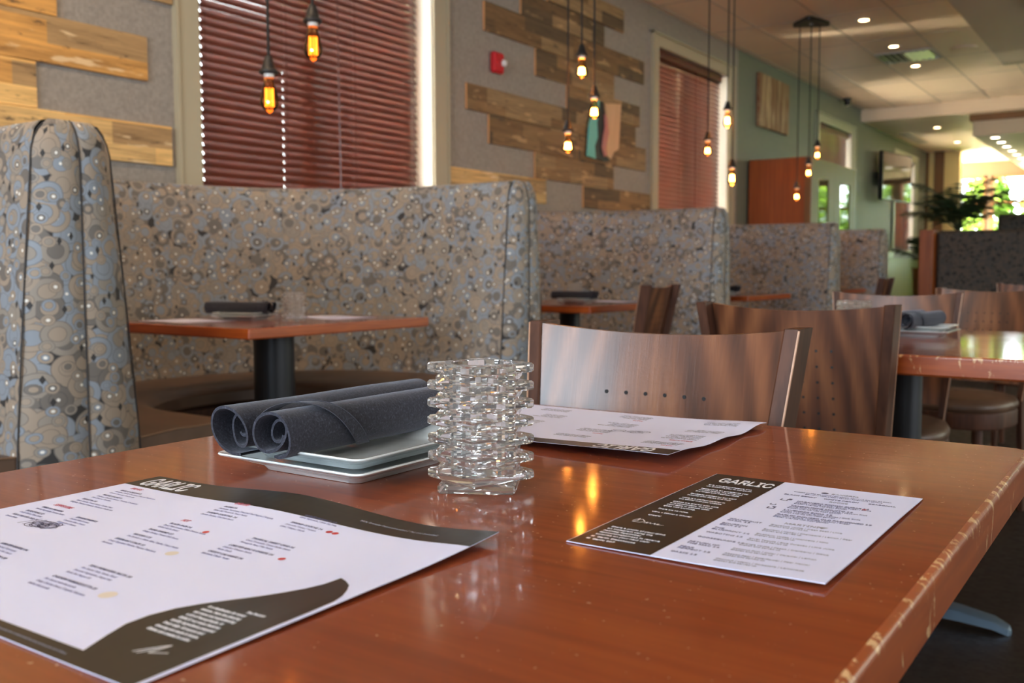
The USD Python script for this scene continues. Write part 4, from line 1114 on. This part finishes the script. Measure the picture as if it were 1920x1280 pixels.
obj('signature', cat(stroke([(0.0130, 0.0755), (0.0155, 0.083), (0.0165, 0.0765), (0.0140, 0.0725), (0.020, 0.0725), (0.0225, 0.0765), (0.0185, 0.0815), (0.0145, 0.0795)], 0.0008, bend2),
                     stroke([(0.0235, 0.0725), (0.0250, 0.0765), (0.0252, 0.0728), (0.0275, 0.0762), (0.0285, 0.0730), (0.0310, 0.0765), (0.0318, 0.0730), (0.0345, 0.0760), (0.0340, 0.0728), (0.039, 0.0740)], 0.0007, bend2)), 'ink_white', blk)
tx, gr = [], []
gr.append(text_at('SANGRIA', 0.1125, 0.2415, 0.0036, bend2))
tx.append(decal(sg.Point(0.107, 0.2435).buffer(0.003), bend2, 0.0002))
tx.append(text_at('CHOICE OF RED OR WHITE | SEASONAL FRUIT | A SPLASH OF SODA', 0.083, 0.2350, 0.0019, bend2, narrow=0.92))
tx.append(text_at('BRANDY | TRIPLE SEC | PEACH | PINEAPPLE | CITRUS', 0.094, 0.2305, 0.0019, bend2, narrow=0.92))
for s, x in (('BLACK BERRY', 0.0790), ('WHITE PEACH', 0.1120), ('SEASONAL', 0.1475)):
    tx.append(text_at(s, x, 0.2215, 0.0029, bend2, bold=True))
gr.append(text_at('ROCKS', 0.1190, 0.2125, 0.0032, bend2))
Y = 0.2045
for s, b in (('HABANERO BROWN SUGAR 14', 'Tequila | Agave | Lime | Brown Sugar | Spice'), ('TAMBOURINE MOJITO 12', 'White Rum | Lime | Mint | Soda | Passion Fruit'), ('LAVENDER SODA 12', 'Vodka | Lavender Syrup | Lemon | Club Soda'), ('GARLIC INFUSED OLD FASHIONED 15', 'Bourbon | Bitters | Orange | Cherry | Sugar')):
    tx.append(text_at(s, 0.0965, Y - 0.003, 0.0031, bend2, bold=True, narrow=0.9))
    tx.append(text_at(b, 0.0965, Y - 0.0072, 0.0023, bend2, narrow=0.9))
    tx.append(text_at('Shaken over ice with fresh garnish', 0.0965, Y - 0.0110, 0.0021, bend2, narrow=0.9))
    Y -= 0.0163
gr.append(text_at('MARTINI', 0.1110, 0.1275, 0.0042, bend2))
gr.append(decal(sg.Polygon([(0.135, 0.1315), (0.143, 0.1315), (0.139, 0.1265)]), bend2, 0.0002))
Y = 0.1225
for s, s2, b in (('GRAPEFRUIT', 'BASIL 13', 'Grapefruit Vodka | Fresh Basil | Lime'), ('BOURBON', 'BEAR 14', 'Bourbon | Honey | Chambord | Lemon | Pear'), ('THE', 'BLUEPRINT 14', 'Blueberry Vodka | Limoncello | Mint'), ('WABOTINI 13', '', 'Silver Tequila | Blue Curacao | Lime Juice'), ('GOOSEBUMPS 14', '', 'Orange Vodka | Peach | Cranberry | Citrus'), ('RETURN OF', 'THE MAC 14', 'Coconut Rum | Cider | Caramel | Lemon'), ('PEAR', 'PERFECT 13', 'Absolut Pear | Elderflower | Pear Nectar'), ('OASIS 13', '', 'Coconut | Melon | Pineapple | Lemonade')):
    tx.append(text_at(s, 0.0715, Y - 0.003, 0.0029, bend2))
    if s2:
        tx.append(text_at(s2, 0.0715, Y - 0.0074, 0.0029, bend2))
    gr.append(text_at(b, 0.1035, Y - 0.0028, 0.0024, bend2, narrow=0.92))
    gr.append(text_at('Shaken and served up', 0.1035, Y - 0.0068, 0.0022, bend2, narrow=0.92))
    Y -= 0.0148
ic = []
for y in (0.2005, 0.1685):
    ic.append(stroke([(0.0835, y + 0.005), (0.0835, y), (0.0885, y), (0.0885, y + 0.005)], 0.0011, bend2))
ic.append(stroke([(0.0815, 0.1845), (0.0815, 0.1815), (0.0855, 0.1815), (0.0855, 0.1845)], 0.0009, bend2))
ic.append(decal(sg.Polygon([(0.0850, 0.1765), (0.0895, 0.1765), (0.0872, 0.1725)]), bend2, 0.0002))
ic.append(decal(sg.box(0.0885, 0.2035, 0.0915, 0.2085), bend2, 0.0002))
obj('list_lettering', cat(tx), 'ink_text', t, kind='stuff')
obj('grey_lettering', cat(gr), 'ink_grey', t, kind='stuff')
obj('glass_icons', cat(ic), 'ink_text', t, kind='stuff')
obj('spice_mark', decal(sg.Point(0.150, 0.2010).buffer(0.0018), bend2, 0.0002), 'ink_spice', t)

# --- second dinner menu, turned to face the far chair
F_W, F_D = 0.372, 0.275
def bend3(x, y):
    x, y = np.asarray(x, float), np.asarray(y, float)      # y = 0 lies at the far table edge (the reader's side)
    return 0.0007 + 0.0085 * (np.clip((y - 0.08) / 0.2, 0, 1) ** 1.5) * (0.75 + 0.25 * np.cos(x * 9)) + 0.006 * gauss(x, 0.0, 0.07) * np.clip(1 - y / 0.4, 0, 1) * (0.7 + 0.3 * np.sin(y * 60))


t = thing('food_menu', 'white dinner menu with curling black-banded edge, turned upside down before the far chair', 'menu', (-0.402, 1.128, TZ), 180)
obj('sheet', sheet(F_W, F_D, bend3), 'paper_white', t, smooth=True)
blk = obj('black_band', decal(sg.box(0.0, F_D - 0.030, F_W, F_D), bend3), 'ink_black', t)
obj('title_lettering', text_at('GARLIC', 0.022, F_D - 0.026, 0.021, bend3, narrow=0.62, bold=True), 'ink_white', blk)
bd, rd = [], []
rng = np.random.default_rng(11)
for cx_, cy_, n_ in ((0.02, 0.215, 4), (0.02, 0.165, 5), (0.02, 0.105, 4), (0.13, 0.215, 3), (0.13, 0.165, 4), (0.13, 0.11, 5), (0.24, 0.21, 4), (0.24, 0.15, 5), (0.24, 0.09, 4), (0.02, 0.05, 3), (0.14, 0.045, 4), (0.26, 0.04, 3)):
    ws = ['Ribeye | Garlic Butter | Herbs', 'Market Fish | Lemon | Capers', 'Roasted Chicken | Thyme Jus', 'Filet Mignon | Red Wine Sauce', 'Scallops | Corn | Bacon']
    rd.append(text_at(['SIGNATURES', 'STEAKS', 'SEAFOOD', 'PASTA'][rng.integers(4)], cx_, cy_ + 0.004, 0.0044, bend3, narrow=0.7)) if rng.random() < 0.45 else None
    for k in range(n_):
        bd.append(text_at(ws[rng.integers(5)], cx_, cy_ - 0.006 * (k + 1), 0.0026, bend3, narrow=0.85, bold=(k == 0)))
obj('body_lettering', cat(bd), 'ink_grey', t, kind='stuff')
obj('red_lettering', cat(rd), 'ink_red', t, kind='stuff')
sk = []
for k in range(8):
    a = np.linspace(0, 2 * np.pi, 12)
    cx_, cy_ = 0.115 + rng.uniform(-0.018, 0.018), 0.135 + rng.uniform(-0.006, 0.006)
    sk.append(stroke(np.stack([cx_ + 0.008 * np.cos(a), cy_ + 0.005 * np.sin(a)], 1), 0.0008, bend3))
obj('drawing', cat(sk), 'ink_text', t, kind='stuff')
# flat menus on the booth tables
flat = lambda x, y: 0.0006 + 0.002 * np.sin(np.asarray(x, float) * 14) ** 2
for (x, y, rz, lab) in ((-3.22, 2.20, 0, 'white menu at the left end of the first booth table, beside the plates'), (-2.95, 2.68, 0, 'white menu behind the candle holder on the first booth table'), (-2.95, 4.98, 0, 'white menu lying on the second booth table')):
    t = thing('food_menu', lab, 'menu', (x, y, TZ), rz)
    obj('sheet', sheet(0.30, 0.215, flat, 0.0006, (14, 8)), 'paper_white', t, smooth=True)
    obj('black_band', decal(sg.box(0, 0.195, 0.30, 0.215), flat, cell=0.03), 'ink_black', t)

# ------------------------------------------------------------------ pendant lights
def bulb_profile(edison):
    if edison:
        return [(0.0, -0.136), (0.004, -0.133), (0.014, -0.127), (0.026, -0.116), (0.0315, -0.104), (0.0320, -0.092), (0.029, -0.074), (0.024, -0.052), (0.0185, -0.030), (0.0165, -0.020), (0.0165, -0.010)]
    return [(0.0, -0.118), (0.012, -0.116), (0.024, -0.109), (0.031, -0.098), (0.0330, -0.086), (0.031, -0.073), (0.025, -0.058), (0.019, -0.042), (0.0165, -0.026), (0.0165, -0.010)]


WHERE = ['nearest pendant cluster of long Edison bulbs, before the first window blind', 'second pendant cluster of bare bulbs, before the plank panels and wooden map', 'third pendant cluster of bare bulbs, before the second window', 'farthest pendant cluster of bare bulbs, hung under the triangular black canopy']
CLUSTER = [  # canopy centre, bulbs: (x, y, z of the flange, long bulb?)
    ((-2.72, 2.50), [(-2.641, 2.35, 1.632, True), (-2.576, 2.50, 1.828, True), (-2.93, 2.66, 2.36, True)]),
    ((-2.77, 4.72), [(-2.745, 4.68, 2.118, False), (-2.70, 4.74, 1.900, False), (-2.845, 4.70, 1.720, False)]),
    ((-2.86, 7.03), [(-2.971, 6.95, 1.925, False), (-2.817, 6.95, 2.135, True), (-2.79, 6.99, 1.712, True)]),
    ((-2.90, 9.15), [(-3.005, 9.15, 1.715, False), (-2.875, 9.08, 1.925, False), (-2.855, 9.27, 2.105, False)])]
for i, ((cx, cy), bl) in enumerate(CLUSTER):
    t = thing('pendant_light', WHERE[i], 'pendant light', (cx, cy, CZ))
    tri = sg.Polygon([(-0.16, 0.02), (0.0, -0.17), (0.11, 0.16)] if i < 3 else [(-0.15, 0.03), (0.02, -0.13), (0.09, 0.16)]).buffer(0.03, quad_segs=5)
    m = extrude(tri, 0.035)
    m.apply_translation((0, 0, -0.037))
    obj('canopy', m, 'black_metal', t)
    obj('canopy_screw', lathe([(0, -0.045), (0.014, -0.045), (0.017, -0.037), (0, -0.037)], 12), 'vent_metal', t)
    for (x, y, z, long) in bl:
        X, Y, Z = x - cx, y - cy, z - CZ
        k = 0.55 if i < 3 else 1.0
        obj('cord', tube([(X, Y, Z + 0.06), (X, Y, -0.036)], 0.0052, 8), 'cord_black', t, smooth=True)
        so = obj('socket', lathe([(0.0, 0.002), (0.030, 0.000), (0.0335, 0.004), (0.033, 0.011), (0.027, 0.016), (0.022, 0.030), (0.0165, 0.046), (0.012, 0.062), (0.0, 0.064)], 20, at=(X, Y, Z)), 'black_metal', t, smooth=40)
        obj('porcelain_ring', lathe([(0.0, -0.012), (0.0175, -0.012), (0.0185, -0.004), (0.0185, 0.001), (0, 0.001)], 16, at=(X, Y, Z)), 'porcelain', so, smooth=40)
        bu = obj('bulb', lathe(bulb_profile(long), 20, at=(X, Y, Z)), 'bulb_glass', t, smooth=True)
        fil = []
        if i == 0:
            for q in range(9):
                a = q * 2 * np.pi / 9
                fil.append(tube([(X + 0.0135 * math.cos(a), Y + 0.0135 * math.sin(a), Z - 0.048), (X + 0.0145 * math.cos(a), Y + 0.0145 * math.sin(a), Z - 0.112)], 0.0014, 5))
        else:
            lo, hi = (-0.102, -0.055) if long else (-0.096, -0.062)
            for q in range(8):
                a = q * 2 * np.pi / 8
                fil.append(tube([(X + 0.012 * math.cos(a), Y + 0.012 * math.sin(a), Z + hi), (X + 0.016 * math.cos(a), Y + 0.016 * math.sin(a), Z + lo)], 0.0036, 5))
        if i == 0:
            obj('hot_spot', trimesh.creation.icosphere(2, 0.0036).apply_translation((X + 0.006, Y - 0.012, Z - 0.098)), 'filament_bright', bu)
        obj('filament', cat(fil), 'filament' if i == 0 else 'filament_bright', bu)

# ------------------------------------------------------------------ things on the walls and ceiling
t = thing('fire_alarm', 'red fire alarm strobe on the grey wall left of the planks', 'fire alarm', (WX, 5.475, 2.355))
obj('housing', cbx(0, 0.045, -0.058, 0.058, -0.07, 0.07, 0.012), 'alarm_red', t)
obj('strobe_lens', cbx(0.040, 0.075, 0.012, 0.052, -0.022, 0.022, 0.010), 'strobe_lens', t)
t = thing('wooden_map_sign', 'teal and bare wood map-shaped sign with a black river line, hung on the planks', 'wall sign', (WX + 0.02, 0, 0))
def wallpoly(pts, x0, x1):
    m = extrude(sg.Polygon(pts), x1 - x0)
    v = m.vertices
    q = trimesh.Trimesh(np.stack([x0 + v[:, 2], v[:, 0], v[:, 1]], 1), m.faces, process=False)
    q.fix_normals()
    return q
obj('backing', wallpoly([(6.70, 1.845), (6.72, 2.13), (6.84, 2.285), (6.93, 2.30), (6.96, 2.2), (7.0, 2.05), (6.93, 1.92), (7.0, 1.86), (7.08, 1.85), (6.99, 1.825), (6.85, 1.83)], 0.002, 0.012), 'plastic_black', t)
obj('teal_panel', wallpoly([(6.665, 1.84), (6.70, 2.10), (6.79, 2.285), (6.855, 2.295), (6.85, 2.22), (6.82, 2.12), (6.83, 2.0), (6.785, 1.93), (6.80, 1.83)], 0.012, 0.024), 'teal_paint', t)
obj('wood_panel', wallpoly([(6.95, 2.285), (7.22, 2.315), (7.185, 1.945), (7.10, 1.91), (7.05, 1.845), (6.99, 1.87), (6.965, 1.93), (7.01, 2.06), (6.985, 2.17)], 0.012, 0.024), 'sign_wood', t)
obj('pink_panel', wallpoly([(6.945, 2.20), (6.985, 2.17), (7.01, 2.06), (6.965, 1.93), (6.985, 1.88), (6.95, 1.86), (6.905, 1.93), (6.925, 2.02), (6.955, 2.10)], 0.013, 0.026), 'pink_paint', t)
t = thing('canvas_painting', 'brown abstract canvas of vertical strokes hung high beyond the second window', 'painting', (WX + 0.004, 10.91, 2.815))
obj('canvas', cbx(0, 0.045, -0.48, 0.48, -0.29, 0.29, 0.004), 'painting_canvas', t)
t = thing('security_camera', 'small black dome camera where the left wall meets the ceiling', 'camera', (WX + 0.10, 13.6, CZ))
obj('mount', lathe([(0, -0.03), (0.05, -0.03), (0.055, -0.001), (0, -0.001)], 16), 'plastic_black', t, smooth=40)
obj('eye', trimesh.creation.icosphere(2, 0.045).apply_translation((0.01, -0.01, -0.055)), 'screen_black', t, smooth=True)
obj('lens_ring', lathe([(0.012, -0.104), (0.022, -0.10), (0.022, -0.092), (0.012, -0.09)], 12, at=(0.012, -0.012, 0)), 'white_paint', t)
# tall cabinet
t = thing('tall_cabinet', 'tall wooden cabinet with two olive doors and dark panes against the left wall', 'cabinet', (0, 0, 0))
CY0, CY1, CXF, CTZ = 10.19, 11.87, -3.195, 2.125
obj('body', cat(cbx(WX + 0.025, CXF - 0.022, CY0, CY1, 0.0, CTZ, 0.004)), 'cabinet_side', t)
obj('corner_post', cbx(CXF - 0.07, CXF, CY0 - 0.006, CY0 + 0.035, 0.0, CTZ, 0.003), 'brown_paint', t)
ym = (CY0 + CY1) / 2
for a, b in ((CY0 + 0.037, ym - 0.003), (ym + 0.003, CY1)):
    d = obj('door', cat(bx(CXF - 0.02, CXF, a, a + 0.22, 0.08, CTZ - 0.004), bx(CXF - 0.02, CXF, b - 0.22, b, 0.08, CTZ - 0.004), bx(CXF - 0.02, CXF, a + 0.22, b - 0.22, CTZ - 0.20, CTZ - 0.004), bx(CXF - 0.02, CXF, a + 0.22, b - 0.22, 0.08, 0.9)), 'cabinet_front', t)
    obj('pane', bx(CXF - 0.016, CXF - 0.010, a + 0.22, b - 0.22, 0.9, CTZ - 0.20), 'dark_glass', d)
    obj('handle', cyl((CXF + 0.025, b - 0.06, 1.0), (CXF + 0.025, b - 0.06, 1.25), 0.008, 8), 'vent_metal', d)
# television
t = thing('wall_television', 'flat black television on the far left wall mirroring the bright window', 'television', (-3.66, 15.95, 2.37), -7.0)
obj('screen', bx(0.0, 0.006, -0.60, 0.60, -0.355, 0.355), 'screen_black', t)
obj('bezel', cat(bx(-0.06, 0.008, -0.615, -0.60, -0.37, 0.37), bx(-0.06, 0.008, 0.60, 0.615, -0.37, 0.37), bx(-0.06, 0.008, -0.6, 0.6, 0.355, 0.37), bx(-0.06, 0.008, -0.6, 0.6, -0.37, -0.355), bx(-0.06, 0.0, -0.6, 0.6, -0.355, 0.355)), 'plastic_black', t)
obj('bracket', bx(-0.235, -0.06, -0.08, 0.08, -0.1, 0.1), 'black_metal', t)
# ceiling fittings
WH = ['over the nearest booth', 'over the first full booth', 'in the tiled ceiling beside the pendant canopy', 'in the tiled ceiling just before the square vent', 'in the tiled ceiling just beyond the square vent', 'in the lower ceiling, nearest the step', 'in the lower ceiling, second from the step', 'in the lower ceiling, third from the step', 'in the lower ceiling, farthest from the step']
for k, (x, y, z) in enumerate([(-2.55, 0.75, CZ), (-2.55, 1.95, CZ), (-2.50, 9.44, CZ), (-2.53, 10.72, CZ), (-2.56, 11.88, CZ), (-3.10, 15.95, LOWZ), (-3.16, 17.95, LOWZ), (-3.17, 19.60, LOWZ), (-3.10, 20.4, LOWZ)]):
    t = thing('recessed_light', 'small warm recessed downlight ' + WH[k], 'ceiling light', (x, y, z))
    obj('trim_ring', lathe([(0.045, -0.002), (0.075, -0.006), (0.078, 0.0), (0.045, 0.0)], 24), 'white_paint', t, smooth=40)
    obj('lamp', lathe([(0.0, -0.004), (0.04, -0.004), (0.046, -0.001)], 20), 'lamp_face', t)
for k in range(9):
    t = thing('soffit_light', ORD[k] + ' downlight from the near end of the row under the far soffit', 'ceiling light', (-2.20 - 0.008 * k, 15.3 + 0.62 * k, 2.80), group='row of downlights under the far soffit')
    obj('trim_ring', lathe([(0.055, -0.002), (0.085, -0.006), (0.088, 0.0), (0.055, 0.0)], 20), 'white_paint', t, smooth=40)
    obj('lamp', lathe([(0.0, -0.004), (0.055, -0.004), (0.06, -0.001)], 16), 'lamp_face_white', t)
t = thing('ceiling_vent', 'square metal air vent in the tiled ceiling', 'vent', (-2.505, 11.26, CZ))
obj('frame', cat(bx(-0.29, 0.29, -0.27, -0.245, -0.016, 0), bx(-0.29, 0.29, 0.245, 0.27, -0.016, 0), bx(-0.29, -0.265, -0.245, 0.245, -0.016, 0), bx(0.265, 0.29, -0.245, 0.245, -0.016, 0)), 'vent_metal', t)
obj('backing', bx(-0.265, 0.265, -0.245, 0.245, -0.003, -0.001), 'plastic_black', t)
for k in range(8):
    m = bx(-0.028, 0.028, -0.24, 0.24, -0.0012, 0.0012)
    m.apply_transform(trimesh.transformations.rotation_matrix(0.5 if k < 4 else -0.5, (0, 1, 0)))
    m.apply_translation((-0.225 + k * 0.064, 0, -0.014))
    obj('louver', m, 'vent_metal', t)
t = thing('ceiling_speaker', 'round pale ceiling speaker right of the square vent', 'speaker', (-1.93, 11.2, CZ))
obj('grille', lathe([(0, -0.022), (0.10, -0.020), (0.125, -0.012), (0.13, 0.0)], 28), 'ceiling_tile', t, smooth=40)
t = thing('slot_diffuser', 'long slotted air diffuser in the lower ceiling near the far left wall', 'vent', (-3.66, 17.0, LOWZ))
obj('frame', bx(-0.09, 0.09, -0.72, 0.72, -0.008, 0), 'ceiling_grid', t)
for k in range(3):
    obj('slot', bx(-0.06 + k * 0.05, -0.04 + k * 0.05, -0.7, 0.7, -0.010, -0.008), 'plastic_black', t)

# ------------------------------------------------------------------ right-hand partitions and palms
t = thing('upholstered_partition', 'dark upholstered bench back with a wooden end post, far right before the palm', 'partition', (0, 0, 0))
obj('end_post', cbx(-2.225, -2.09, 10.72, 11.5, 0, 1.352, 0.005), 'cabinet_side', t)
obj('padded_back', cbx(-2.085, 3.2, 10.86, 11.10, 0.42, 1.345, 0.03), 'booth_fabric_dark', t)
obj('bench_seat', cbx(-2.085, 3.2, 10.42, 10.88, 0.38, 0.47, 0.02), 'vinyl_brown', t)
obj('bench_base', bx(-2.08, 3.2, 10.48, 10.9, 0.0, 0.38), 'chair_dark', t)
t = thing('upholstered_partition', 'taller dark upholstered partition behind the palm, below the bright far windows', 'partition', (0, 0, 0))
obj('padded_back', cbx(-1.80, 3.2, 12.9, 13.15, 0.0, 1.60, 0.03), 'booth_fabric_dark', t)


def palm(label, loc, seed, n, size, pot):
    t = thing('potted_palm', label, 'palm', loc)
    rng = np.random.default_rng(seed)
    for k in range(n):
        az = k * 2.399 + rng.uniform(-0.3, 0.3)
        L = size * rng.uniform(0.75, 1.1)
        lift = rng.uniform(0.6, 1.5)
        s = np.linspace(0, 1, 14)
        r = L * (s * math.cos(lift) + 0.25 * s ** 2)
        z = L * (s * math.sin(lift) - 0.36 * s ** 2.8)
        spine = np.stack([r * math.cos(az), r * math.sin(az), z], 1)
        fr = obj('frond', tube(spine, np.linspace(0.008, 0.0025, 14), 5), 'palm_stem', t)
        v, f = [], []
        tan, sd, upv = frames(spine)
        for q in np.linspace(0.22, 0.99, 20):
            i0 = min(int(q * 13), 12)
            p = spine[i0] + (spine[i0 + 1] - spine[i0]) * (q * 13 - i0)
            ll = 0.30 * L * math.sin(math.pi * min(q * 0.92 + 0.06, 1)) + 0.03
            for sg_ in (-1, 1):
                d = sd[i0] * sg_ * 0.85 + tan[i0] * 0.6 + np.array([0, 0, -0.35 + rng.uniform(-0.15, 0.15)])
                d /= np.linalg.norm(d)
                wv = np.cross(d, sd[i0])
                wv = tan[i0] * 0.008
                b = len(v)
                v += [p - wv, p + wv, p + d * ll * 0.5 + wv * 1.2 + [0, 0, 0.01], p + d * ll * 0.5 - wv * 1.2 + [0, 0, 0.01], p + d * ll + np.array([0, 0, -0.05 * ll])]
                f += [[b, b + 1, b + 2], [b, b + 2, b + 3], [b + 3, b + 2, b + 4]]
        obj('leaflets', trimesh.Trimesh(np.array(v), np.array(f), process=False), 'palm_leaf', fr, kind='stuff')
    obj('pot', lathe([(0.0, -pot), (0.11, -pot), (0.15, -0.05), (0.16, -0.02), (0.14, -0.02), (0.12, -0.06), (0, -0.06)], 20), 'brown_paint', t, smooth=40)
    return t


pb = thing('planter_ledge', 'dark wooden planter ledge behind the upholstered bench, carrying the tall palm', 'planter', (0, 0, 0))
obj('box', cbx(-2.24, -0.9, 11.6, 12.04, 0.0, 1.02, 0.005), 'chair_dark', pb)
palm('tall dark palm above the upholstered bench, against the far windows', (-2.05, 11.82, 1.371), 5, 20, 0.84, 0.35)
palm('low drooping palm beside the wooden end post, before the green wall', (-2.48, 12.35, 0.98), 9, 9, 0.52, 0.98)
